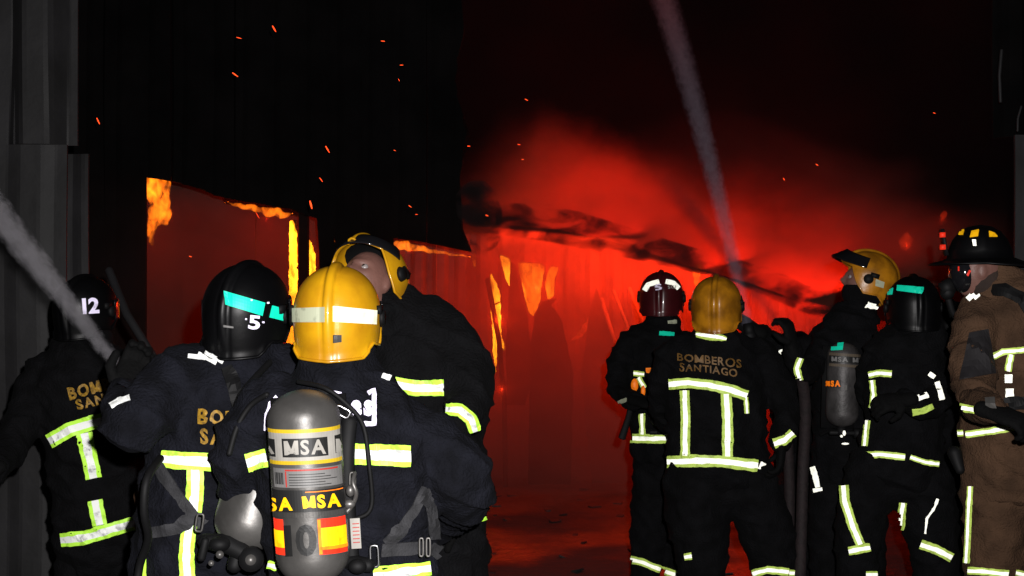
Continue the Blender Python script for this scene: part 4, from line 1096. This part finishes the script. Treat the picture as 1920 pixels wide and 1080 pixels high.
# harness frame and fittings of the tank
Y3 = 3.76
b = Bld(); b.tube([at(x, y, Y) for x, y, Y in rounded([(560, 716, 3.86), (610, 728, 3.80), (655, 762, 3.80), (682, 800, 3.80), (692, 870, 3.79), (698, 935, 3.80), (690, 962, 3.80), (668, 972, 3.80)])], .0062, seg=10); b.build('carry_frame', RUB, s3)
b = Bld(); b.tube([at(x, y, Y) for x, y, Y in rounded([(655, 790, 3.82), (650, 850, 3.80), (652, 960, 3.80), (660, 1060, 3.80)])], .022, .014, seg=10); b.build('back_plate_edge', RUB, s3)
b = Bld(); b.tube([at(x, y, Y) for x, y, Y in rounded([(500, 740, 3.9), (470, 760, 3.92), (445, 800, 3.92), (430, 850, 3.9)])], .008, seg=10); b.build('hose', RUB, s3)
b = Bld(); b.tube([at(x, y, Y) for x, y, Y in rounded([(665, 888, 3.74), (662, 905, 3.72), (668, 925, 3.72), (662, 945, 3.74), (650, 960, 3.74)])], .006, seg=8); b.build('clamp_wire', STEEL, s3)
b = Bld(); b.ell(at(657, 920, 3.73), (.012, .012, .016)); b.ell(at(655, 945, 3.73), (.016, .012, .012)); b.build('cam_lock', STEEL, s3)
loop(661, 903, 3.76, 10, 34, 0, s3, m=STEEL, t=.003)
loop(642, 772, 3.80, 28, 15, 28, s3); loop(702, 1043, 3.78, 15, 40, -3, s3)
strap([(600, 733), (625, 755), (650, 780), (662, 800)], 22, s3, bv=bv3, m=RUB, off=.014)
b = Bld(); b.box(at(667, 1000, 3.77), (.013, .003, .040), Matrix.Rotation(-.06, 3, 'Y')); b.build('inspection_tag', PRINTW, s3, smooth=False)
for k in range(6):
    b = Bld(); b.box(at(667 + k * .3, 982 + k * 7, 3.765), (.009, .001, .0012), Matrix.Rotation(-.06, 3, 'Y')); b.build('print_line', PRINTR, s3, smooth=False)
strap([(796, 915), (780, 950), (752, 990), (722, 1018)], 19, s3, bv=bv3); strap([(796, 915), (806, 960), (812, 1010)], 17, s3, bv=bv3)
strap([(715, 1030), (760, 1028), (800, 1026)], 27, s3, bv=bv3, off=.016); strap([(800, 1026), (830, 1050), (852, 1090)], 22, s3, bv=bv3, off=.016)
for x in (790, 803): loop(x, 1026, 3.80, 7, 34, 0, s3, m=STEEL, t=.0025)
b = Bld(); b.tube([at(655, 1052, 3.8), at(690, 1060, 3.78)], .02, seg=12); b.ell(at(670, 1062, 3.76), (.025, .02, .02)); b.build('pressure_reducer', RUB, s3)
loop(486, 975, 4.20, 9, 34, -25, s3, m=BRIGHT, t=.005, name='gauge_rim')

SILV, LIME = SILVF, LIMEF  # right group takes the brightened tape copies
# ---------------------------------------------------------------- 5: dark red helmet
p5 = firefighter('firefighter with dark red helmet marked 5 and two white bands beside lettered jacket', floorpt(1225, 7.9),
    [(1240, 612, 7.9, 34), (1236, 630, 7.9, 58, .13), (1228, 680, 7.9, 66, .16), (1232, 760, 7.9, 54, .16), (1236, 835, 7.9, 54, .17)],
    [[(1180, 645, 7.85, 26), (1160, 690, 7.8, 23), (1160, 735, 7.7, 19), (1192, 752, 7.5, 16)], [(1285, 650, 7.9, 26), (1300, 720, 8.0, 22), (1290, 770, 8.1, 18)]],
    [[(1222, 850, 7.9, 36), (1222, 960, 7.9, 38), (1212, 1050, 7.9, 32), (1205, 1090, 7.9, 22)], [(1262, 850, 7.9, 34), (1272, 960, 7.9, 32), (1272, 1090, 7.9, 24)]],
    (1240, 555, 7.9), (.2, 1, -.12), DARKCLOTH, RED, seed=5, gloves=[(at(1195, 752, 7.45), (.6, -.5, -.1), (.2, .2, -1), 1.1, .9, 1)])
bv5 = bvh_of(p5['jacket'], p5['trousers']); J = p5['jacket']; H = p5['helmet']; bh = bvh_of(H)
band([(1209, 545), (1216, 534), (1236, 528)], 8, bh, H, mats=[SILV], rag=.3); band([(1248, 528), (1262, 531), (1272, 541)], 8, bh, H, mats=[SILV], rag=.3)
lettering('5', [(1228, 534), (1239, 533), (1240, 544), (1229, 545)], bh, VIO, H, name='number', bold=.03); lettering('SGI', [(1251, 536), (1266, 536), (1266, 541), (1252, 542)], bh, PRINTW, H, name='number', bold=.03)
band([(1183, 822), (1253, 823)], 17, bv5, J); band([(1204, 776), (1205, 815)], 11, bv5, J)
band([(1188, 700), (1208, 702)], 10, bv5, J); band([(1198, 708), (1208, 728)], 10, bv5, J); band([(1236, 625), (1264, 627)], 7, bv5, J, mats=[TEAL], name='teal_tag')
band([(1252, 604), (1268, 603)], 6, bv5, J, mats=[CREAM]); band([(1160, 755), (1176, 749)], 7, bv5, J, mats=[CREAM])
band([(1170, 1046), (1205, 1054), (1222, 1062), (1268, 1078)], 14, bvh_of(p5['trousers']), p5['trousers'])
s5, c5 = scba('dark air tank on the back of the firefighter with the dark red helmet', at(1238, 700, 7.66), at(1238, 800, 7.66), .062, shellm=RUB, valve=True)
bb = Bld(); bb.ell(at(1190, 722, 7.62), (.020, .014, .035)); bb.ell(at(1206, 733, 7.6), (.012, .01, .03)); o = bb.build('safety_light', ORT); tag(o, 'small orange reflective pouch at the hip of the dark red helmet wearer', 'pouch')
quad([(1212, 690), (1232, 690), (1232, 700), (1212, 698)], 3, 2, bvh_of(p5['jacket']), ORT, J, 'orange_label', off=.01)
bb = Bld(); bb.tube([at(1185, 752, 7.55), at(1178, 785, 7.6), at(1166, 822, 7.6)], [.014, .017, .02], [.006] * 3, seg=8); bb.build('hanging_strap', RUB, s5)

# ---------------------------------------------------------------- 7: profile, looking up to the left
p7 = firefighter('firefighter in profile looking up left under a worn orange yellow helmet with raised visor', floorpt(1590, 7.2),
    [(1612, 590, 7.2, 34), (1598, 615, 7.2, 56, .13), (1590, 680, 7.2, 64, .16), (1588, 770, 7.2, 62, .16), (1588, 860, 7.2, 66, .17)],
    [[(1548, 640, 7.15, 26), (1520, 690, 7.0, 24), (1500, 690, 6.85, 20), (1485, 652, 6.8, 17)], [(1560, 622, 7.3, 26), (1515, 655, 7.45, 22), (1455, 640, 7.3, 20), (1418, 622, 7.2, 15)]],
    [[(1560, 870, 7.2, 40), (1552, 980, 7.2, 36), (1545, 1150, 7.2, 26)], [(1622, 870, 7.2, 40), (1625, 980, 7.2, 36), (1632, 1150, 7.2, 26)]],
    (1628, 520, 7.2), (-1, .12, .30), DARKCLOTH, ORG, visor='up', seed=6, hsc=.98, bodyvox=.007, gloves=[(at(1486, 650, 6.78), (-.2, -.1, .9), (-.7, .5, 0), 1.1, 1.0, 1), (at(1418, 620, 7.18), (-.8, 0, .45), (.3, .5, -.6), 1.1, 1.1, 1)])
bv7 = bvh_of(p7['jacket']); J = p7['jacket']; H = p7['helmet']; bh = bvh_of(H)
quad([(1642, 523), (1658, 529), (1656, 540), (1641, 536)], 4, 3, bh, CREAM, H, 'reflective_band')
band([(1500, 672), (1494, 690), (1500, 712)], 12, bv7, J); band([(1454, 664), (1468, 658)], 7, bv7, J, mats=[SILV])
band([(1482, 748), (1504, 754)], 8, bv7, J, mats=[SILV, ]); band([(1624, 574), (1644, 580)], 8, bv7, J, mats=[SILV], off=.02)
band([(1500, 805), (1525, 810)], 7, bv7, J, mats=[SILV], off=.02)
b = Bld(); b.ell(p7['hcc'] + p7['M'] @ Vector((0, -.005, -.06)), (.088, .100, .085), p7['M'], 28, 18); b.build('hood_or_face_shade', DARKCLOTH, p7['root'])  # dark cover added to put the lower face and neck in shade
s7, c7 = scba('dark grey air tank with orange label and teal tag on the profile firefighter', at(1582, 642, 6.92), at(1578, 800, 6.92), .078, shellm=mat('dull_tank', (.07, .065, .065), .5, metal=.3, vary=.5, scale=12, bump=.2), valve=True)
bvc7 = bvh_of(c7)
quad([(1560, 645), (1582, 643), (1580, 656), (1559, 657)], 4, 2, bvc7, TEAL, c7, 'teal_tag', off=.004)
for y in (661, 681): quad([(1556, y), (1612, y + 4), (1612, y + 9), (1556, y + 5)], 14, 1, bvc7, mat('tan_print', (.13, .10, .07), .6, vary=.3), c7, 'label_line')
quad([(1556, 666), (1612, 670), (1612, 682), (1556, 680)], 14, 1, bvc7, PRINTB, c7, 'brand_panel')
lettering('MSA', [(1560, 668), (1590, 670), (1590, 679), (1560, 678)], bvc7, PRINTG, c7, off=.004, bold=.04); lettering('MSA', [(1598, 670), (1628, 672), (1628, 681), (1598, 680)], bvc7, PRINTG, c7, off=.004, bold=.04)
quad([(1548, 713), (1577, 713), (1577, 726), (1548, 726)], 6, 2, bvc7, PRINTB, c7, 'orange_label', off=.002)
lettering('MSA', [(1549, 714), (1576, 713), (1576, 725), (1549, 725)], bvc7, ORT, c7, off=.005, bold=.06)
quad([(1583, 722), (1588, 722), (1588, 731), (1583, 731)], 1, 1, bvc7, STEEL, c7, 'scratch')
for (x, y, w, h) in [(1583, 812, 6, 10), (1578, 818, 5, 5), (1585, 832, 14, 4)]:
    bb = Bld(); bb.ell(at(x, y, 6.86), (w / 2 * 6.9 / F, .006, h / 2 * 6.9 / F)); bb.build('reflective_tag', SILV, s7)
bb = Bld(); bb.tube([at(1585, 812, 6.9), at(1560, 805, 7.0), at(1540, 815, 7.05)], .008, seg=8); bb.build('hose', RUB, s7)
bvt7 = bvh_of(p7['trousers'])
band([(1524, 875), (1530, 895), (1534, 914)], 9, bvt7, p7['trousers'], mats=[SILV]); band([(1526, 920), (1542, 917)], 6, bvt7, p7['trousers'], mats=[SILV])
band([(1502, 806), (1524, 812)], 8, bvh_of(p7['jacket'], p7['trousers']), J, mats=[SILV])

# ---------------------------------------------------------------- 6: BOMBEROS SANTIAGO in full
p6 = firefighter('firefighter with dirty yellow helmet and full two line lettering across the back', floorpt(1345, 7.0),
    [(1340, 618, 7.0, 40), (1340, 640, 7.0, 78, .13), (1338, 690, 7.0, 98, .16), (1342, 770, 7.0, 94, .17), (1345, 850, 7.0, 95, .17), (1345, 880, 7.0, 97, .17)],
    [[(1425, 665, 7.0, 32), (1458, 720, 7.0, 32), (1474, 780, 6.95, 26), (1466, 828, 6.85, 21)], [(1256, 668, 7.0, 30), (1240, 730, 7.05, 27), (1246, 790, 7.2, 22)]],
    [[(1300, 895, 7.0, 56), (1308, 980, 7.0, 58), (1318, 1060, 7.0, 46), (1318, 1170, 7.0, 32)], [(1398, 895, 7.0, 54), (1432, 980, 7.0, 52), (1452, 1060, 7.0, 46), (1456, 1170, 7.0, 32)]],
    (1343, 570, 7.0), (.22, 1, .10), DARKCLOTH, ORG, seed=7, hsc=1.02, gloves=[(at(1466, 832, 6.83), (-.1, -.1, -1), (-1, .2, 0), 1.1, .6, 1)])
bv6 = bvh_of(p6['jacket']); J = p6['jacket']; H = p6['helmet']; bvt = bvh_of(p6['trousers'])
band([(1255, 721), (1290, 718), (1330, 722), (1370, 731), (1400, 742)], 20, bv6, J); 
band([(1284, 732), (1286, 780), (1285, 854)], 17, bv6, J); band([(1361, 738), (1364, 790), (1364, 856)], 20, bv6, J)
band([(1252, 866), (1300, 864), (1350, 865), (1420, 873)], 22, bv6, J); band([(1424, 872), (1432, 876)], 14, bv6, J, mats=[SILV])
band([(1398, 745), (1400, 775)], 8, bv6, J); band([(1452, 832), (1470, 826), (1486, 812)], 17, bv6, J)
band([(1305, 628), (1332, 630), (1362, 636)], [8, 18, 6], bvh_of(p6['jacket'], *[c for c in p6['jacket'].children if c.name.startswith('collar')]), J, name='collar_tape')
lettering('BOMBEROS', [(1271, 662), (1389, 675), (1389, 691), (1271, 677)], bv6, GOLDD, J, arc=1, bold=.02); lettering('SANTIAGO', [(1275, 681), (1382, 692), (1382, 707), (1275, 695)], bv6, GOLDD, J, arc=1, bold=.02)
band([(1284, 1044), (1297, 1042)], 13, bvt, p6['trousers']); band([(1412, 1076), (1440, 1068), (1478, 1072)], 14, bvt, p6['trousers']); band([(1480, 1074), (1508, 1076)], 12, bvt, p6['trousers'])

# ---------------------------------------------------------------- 8: black helmet with teal band, right group
p8 = firefighter('firefighter in black helmet with short teal band, standing between profile figure and brown jacket', floorpt(1700, 6.6),
    [(1712, 605, 6.6, 38), (1712, 630, 6.6, 66, .13), (1702, 690, 6.6, 80, .16), (1695, 770, 6.6, 72, .16), (1690, 850, 6.6, 78, .17), (1690, 875, 6.6, 80, .17)],
    [[(1768, 650, 6.6, 30), (1775, 715, 6.55, 28), (1745, 760, 6.35, 24), (1700, 752, 6.25, 19)], [(1648, 655, 6.6, 28), (1628, 720, 6.7, 24), (1640, 770, 6.9, 20)]],
    [[(1640, 880, 6.6, 52), (1612, 980, 6.6, 46), (1606, 1060, 6.6, 38), (1606, 1230, 6.6, 32)], [(1732, 880, 6.6, 56), (1742, 980, 6.6, 52), (1756, 1060, 6.6, 44), (1760, 1230, 6.6, 34)]],
    (1712, 572, 6.6), (.05, 1, -.05), DARKCLOTH, BLK, seed=8, gloves=[(at(1698, 750, 6.22), (-.9, -.2, -.1), (0, .6, -.6), 1.1, .9, 1)])
bv8 = bvh_of(p8['jacket']); J = p8['jacket']; H = p8['helmet']; bh = bvh_of(H); bvt = bvh_of(p8['trousers']); T = p8['trousers']
quad([(1683, 535), (1732, 539), (1728, 551), (1682, 545)], 9, 3, bh, TEAL, H, 'teal_band'); quad([(1666, 545), (1675, 540), (1673, 552), (1665, 553)], 3, 3, bh, TEAL, H, 'teal_band')
band([(1655, 608), (1668, 600), (1680, 597)], 6, bv8, J, mats=[SILV], name='shoulder_tape'); band([(1700, 595), (1712, 597), (1722, 603)], 7, bv8, J, mats=[SILV], name='shoulder_tape')
band([(1630, 703), (1650, 699), (1672, 701)], 13, bv8, J); band([(1636, 713), (1639, 740), (1635, 765)], 10, bv8, J); band([(1627, 788), (1624, 815), (1622, 836)], 10, bv8, J)
band([(1601, 855), (1650, 852), (1697, 857)], 13, bv8, J); band([(1707, 857), (1735, 867), (1760, 870)], 10, bv8, J)
band([(1700, 751), (1720, 747), (1740, 741)], 10, bv8, J, mats=[SILV]); band([(1711, 773), (1730, 770), (1748, 762)], 10, bv8, J, mats=[LIME]); band([(1742, 700), (1752, 707)], 9, bv8, J, mats=[SILV])
band([(1757, 717), (1762, 732), (1766, 750)], 9, bv8, J, mats=[SILV, SILV])
band([(1583, 910), (1585, 940), (1597, 980), (1613, 1020)], 17, bvt, T); band([(1592, 1033), (1631, 1026)], 16, bvt, T)
band([(1693, 943), (1690, 985), (1680, 1030), (1673, 1072)], 14, bvt, T); band([(1727, 1020), (1755, 1030), (1784, 1046)], 17, bvt, T)
band([(1758, 935), (1752, 952), (1738, 972), (1735, 1000)], 4, bvt, T, mats=[SILV]); band([(1624, 1077), (1700, 1077)], 12, bvt, T)

# ---------------------------------------------------------------- 9: brown gear, brimmed helmet, face mask
p9 = firefighter('firefighter in brown jacket and trousers with wide brimmed black helmet and face mask, far right', floorpt(1880, 5.8),
    [(1878, 528, 5.8, 40), (1890, 555, 5.8, 74, .13), (1905, 620, 5.8, 100, .17), (1905, 720, 5.8, 104, .18), (1900, 820, 5.8, 98, .18), (1900, 885, 5.8, 100, .18)],
    [[(1838, 590, 5.75, 40), (1824, 670, 5.65, 42), (1830, 745, 5.5, 36), (1855, 770, 5.2, 28)], [(1990, 600, 5.8, 40), (2010, 700, 5.7, 38), (1980, 780, 5.5, 30)]],
    [[(1862, 900, 5.8, 62), (1866, 1000, 5.8, 56), (1862, 1120, 5.8, 48), (1860, 1290, 5.8, 40)], [(1965, 900, 5.8, 62), (1970, 1000, 5.8, 56), (1972, 1290, 5.8, 40)]],
    (1838, 492, 5.8), (-1, .15, -.02), BROWN, BLK, seed=9, helm=False, bodyvox=.008, gloves=[(at(1858, 772, 5.16), (.6, -.5, -.2), (.2, .3, -1), 1.15, .9, 1)])
M = p9['M']; hc = p9['hc']
# traditional helmet: ribbed crown, long brim, front shield
v = []; f = []; nu = 72
prof = [(0, .118), (.35, .110), (.62, .088), (.82, .055), (.95, .015), (1.0, -.012), (1.12, -.020), (1.30, -.026), (1.45, -.034)]
for (r_, z_) in prof:
    for i in range(nu):
        az = 2 * math.pi * i / nu; back = max(0, -math.cos(az)); rr = r_
        if r_ > 1: rr = 1 + (r_ - 1) * (1 + 1.0 * back + .25 * max(0, math.cos(az)))
        rib = .006 * max(0, math.cos(az * 4)) ** 6 if r_ < 1 else 0
        zz = z_ - (.022 * back * (r_ - 1) / .45 if r_ > 1 else 0) + rib
        v.append(hc + M @ Vector((.112 * (rr + rib * 2) * math.sin(az), .132 * (rr + rib * 2) * math.cos(az), zz + .03)))
for j in range(len(prof) - 1):
    for i in range(nu): a = j * nu + i; d = j * nu + (i + 1) % nu; f.append((a, a + nu, d + nu, d))
me = mesh_from(v, f); bm = bmesh.new(); bm.from_mesh(me); bmesh.ops.remove_doubles(bm, verts=bm.verts, dist=1e-4); bmesh.ops.recalc_face_normals(bm, faces=bm.faces); bmesh.ops.solidify(bm, geom=bm.faces[:], thickness=.005); bm.to_mesh(me); bm.free()
H9 = link_mesh('helmet', me, BLK, p9['root']); p9['helmet'] = H9; bh = bvh_of(H9)
b = Bld(); b.box(hc + M @ Vector((0, .142, .085)), (.035, .006, .055), M @ Matrix.Rotation(-.15, 3, 'X')); b.build('front_shield', RUB, H9)
for (dz, mm) in ((.115, REDT), (.065, REDT)):
    b = Bld(); b.box(hc + M @ Vector((-.012, .150, dz)), (.026, .010, .010), M); b.build('shield_mark', mm, H9)
for q, mm in (([(1793, 434), (1808, 431), (1806, 440), (1790, 441)], YELT), ([(1822, 434), (1836, 431), (1834, 443), (1819, 445)], YELT), ([(1854, 434), (1864, 437), (1870, 444), (1855, 444)], YELT)): quad(q, 4, 3, bh, mm, H9, 'reflective_trapezoid', off=.004)
quad([(1823, 450), (1830, 450), (1831, 461), (1825, 461)], 2, 2, bh, SILV, H9, 'reflective_tag')
# face mask
b = Bld(); c = p9['hcc']
b.ell(c + M @ Vector((0, .052, -.005)), (.072, .062, .085), M, 28, 18); mask = b.build('face_mask', LENS, p9['root'])
b = Bld(); b.tube([c + M @ Vector((0, .10, -.055)), c + M @ Vector((0, .145, -.075))], [.034, .030], seg=16, flat=True); b.ell(c + M @ Vector((.0, .12, -.085)), (.03, .03, .03), M); b.build('regulator', RUB, mask)
b = Bld(); b.tube([c + M @ Vector((.070, .06, .0)), c + M @ Vector((.080, .0, .012)), c + M @ Vector((.072, -.05, .02))], .006, .010, seg=8); b.build('mask_strap', STRAP, mask)
b = Bld(); b.tube([c + M @ Vector((.01, .12, -.09)), c + M @ Vector((.03, .10, -.16)), c + M @ Vector((.06, .05, -.23))], .014, seg=10); b.build('breathing_tube', RUB, mask)
quad([(1812, 515), (1817, 506), (1820, 508), (1815, 518)], 2, 3, bvh_of(mask), REDT, mask, 'red_reflection'); quad([(1797, 500), (1799, 500), (1799, 508), (1797, 508)], 2, 2, bvh_of(mask), REDT, mask, 'red_reflection')  # red reflections on the lens, laid on as red patches
b = Bld(); b.ell(hc + Vector((-.012, 0, -.075)) + M @ Vector((0, -.03, 0)), (.07, .08, .085), M); b.build('hood_or_face_shade', mat('dark_brown_hood', (.035, .020, .015), .9, vary=.3, bump=.4, bscale=50), p9['root'])
bv9 = bvh_of(p9['jacket']); J = p9['jacket']; T = p9['trousers']; bvt = bvh_of(T)
quad([(1818, 625), (1852, 618), (1866, 700), (1800, 712)], 8, 8, bv9, DBROWN, J, 'elbow_patch', off=.006)
strap([(1862, 545), (1885, 545), (1915, 560), (1940, 600)], 22, J, bv=bv9, m=RUB, off=.012, name='harness_strap')
band([(1815, 562), (1826, 552), (1836, 545)], 8, bv9, J, mats=[SILV]); band([(1827, 560), (1836, 553)], 5, bv9, J, mats=[SILV])
band([(1860, 669), (1880, 660), (1925, 655)], 12, bv9, J); band([(1896, 665), (1890, 695)], 12, bv9, J); band([(1891, 702), (1891, 718)], 14, bv9, J, mats=[SILV]); band([(1893, 729), (1893, 745)], 15, bv9, J, mats=[SILV])
band([(1781, 760), (1805, 764), (1828, 769)], 14, bv9, J); band([(1780, 814), (1806, 812)], 12, bv9, J); band([(1812, 815), (1860, 808), (1925, 798)], 14, bv9, J)
strap([(1862, 762), (1880, 759), (1925, 755)], 24, J, bv=bv9, m=RUB, off=.012, name='waist_belt')
quad([(1850, 752), (1868, 750), (1868, 768), (1850, 769)], 2, 2, bv9, STEEL, J, 'belt_buckle', off=.018)
band([(1820, 912), (1818, 950), (1816, 1000), (1813, 1056)], 10, bvt, T); band([(1816, 1070), (1850, 1072), (1890, 1076)], 14, bvt, T); band([(1905, 1074), (1925, 1078)], 12, bvt, T)
bb = Bld(); 
g = Bld(); g.tube([at(1790, 850, 5.7), at(1800, 880, 5.68)], [.03, .02], seg=10); g.build('glove_pouch', RUB, p9['root'])

p10 = firefighter('dark firefighter crouching in shadow behind the hoses, between lettered jacket and profile figure', floorpt(1500, 7.7),
    [(1500, 700, 7.7, 34), (1500, 720, 7.7, 54, .13), (1505, 780, 7.8, 58, .16), (1508, 850, 7.9, 56, .17), (1510, 900, 7.9, 56, .17)],
    [[(1462, 735, 7.65, 26), (1448, 700, 7.5, 22), (1440, 660, 7.4, 18)], [(1545, 740, 7.7, 26), (1560, 800, 7.7, 24), (1550, 850, 7.6, 20)]],
    [[(1490, 910, 7.9, 38), (1480, 960, 7.5, 34), (1480, 1110, 7.8, 26)], [(1535, 910, 7.9, 38), (1545, 960, 7.5, 34), (1540, 1110, 7.8, 26)]],
    (1498, 672, 7.7), (-.3, 1, -.35), DARKCLOTH, BLK, seed=11, gloves=[(at(1440, 656, 7.38), (-.1, -.1, .9), (-.6, .5, 0), 1.05, 1.1, 1)])
p11 = firefighter('dark firefighter almost lost in shadow between the teal banded helmet and the brown jacket', floorpt(1785, 7.5),
    [(1782, 650, 7.5, 34), (1784, 672, 7.5, 54, .13), (1786, 730, 7.5, 60, .16), (1786, 850, 7.5, 58, .17)],
    [[(1745, 690, 7.5, 26), (1735, 760, 7.5, 23), (1740, 820, 7.4, 20)], [(1832, 690, 7.5, 26), (1840, 760, 7.5, 23), (1838, 820, 7.4, 20)]],
    [[(1765, 860, 7.5, 36), (1762, 980, 7.5, 32), (1760, 1120, 7.5, 24)], [(1808, 860, 7.5, 36), (1812, 980, 7.5, 32), (1815, 1120, 7.5, 24)]],
    (1782, 612, 7.5), (.1, 1, -.1), DARKCLOTH, BLK, seed=12)
# nozzles of the right group
nz = thing('hose_nozzle', 'black nozzle held up above the lettered jacket, feeding the tall water jet', 'nozzle', tuple(at(1405, 625, 7.1)))
b = Bld(); b.tube([at(1402, 606, 7.1), at(1406, 630, 7.1)], [.024, .03], seg=14, flat=True); b.build('barrel', RUB, nz)
b = Bld(); b.tube([at(1406, 630, 7.1), at(1420, 650, 7.2)], [.034, .028], seg=14); b.build('grip', RUB, nz)
nz = thing('hose_nozzle', 'black nozzle held in a raised glove right of the lettered jacket', 'nozzle', tuple(at(1482, 640, 6.9)))
b = Bld(); b.tube([at(1477, 628, 7.0), at(1486, 648, 6.9)], [.022, .028], seg=14, flat=True); b.build('barrel', RUB, nz)
b = Bld(); b.tube([at(1486, 648, 6.9), at(1496, 675, 6.85)], [.032, .026], seg=14); b.build('grip', RUB, nz)
DHOSE = mat('red_brown_hose', (.014, .007, .008), .8, vary=.4, scale=30, bump=.4)
for pts, lab in (([(1420, 650, 7.2), (1465, 720, 7.35), (1478, 850, 7.4), (1480, 1000, 7.4), (1470, 1120, 7.4)], 'dark hose dropping straight down between lettered jacket and profile firefighter'), ([(1496, 675, 6.85), (1510, 760, 6.95), (1505, 900, 7.0), (1500, 1100, 6.9)], 'second dark hose hanging from the nozzle in the raised glove')):
    b = Bld(); e = at(*pts[-1]); b.tube([at(*q) for q in rounded(pts)] + [Vector((e.x - .1, e.y - .3, .05)), Vector((e.x - .4, e.y - 1.5, .04)), Vector((e.x - .2, 3, .04)), Vector((e.x, 0, .04))], .028, seg=12); o = b.build('fire_hose', DHOSE); tag(o, lab, 'hose')
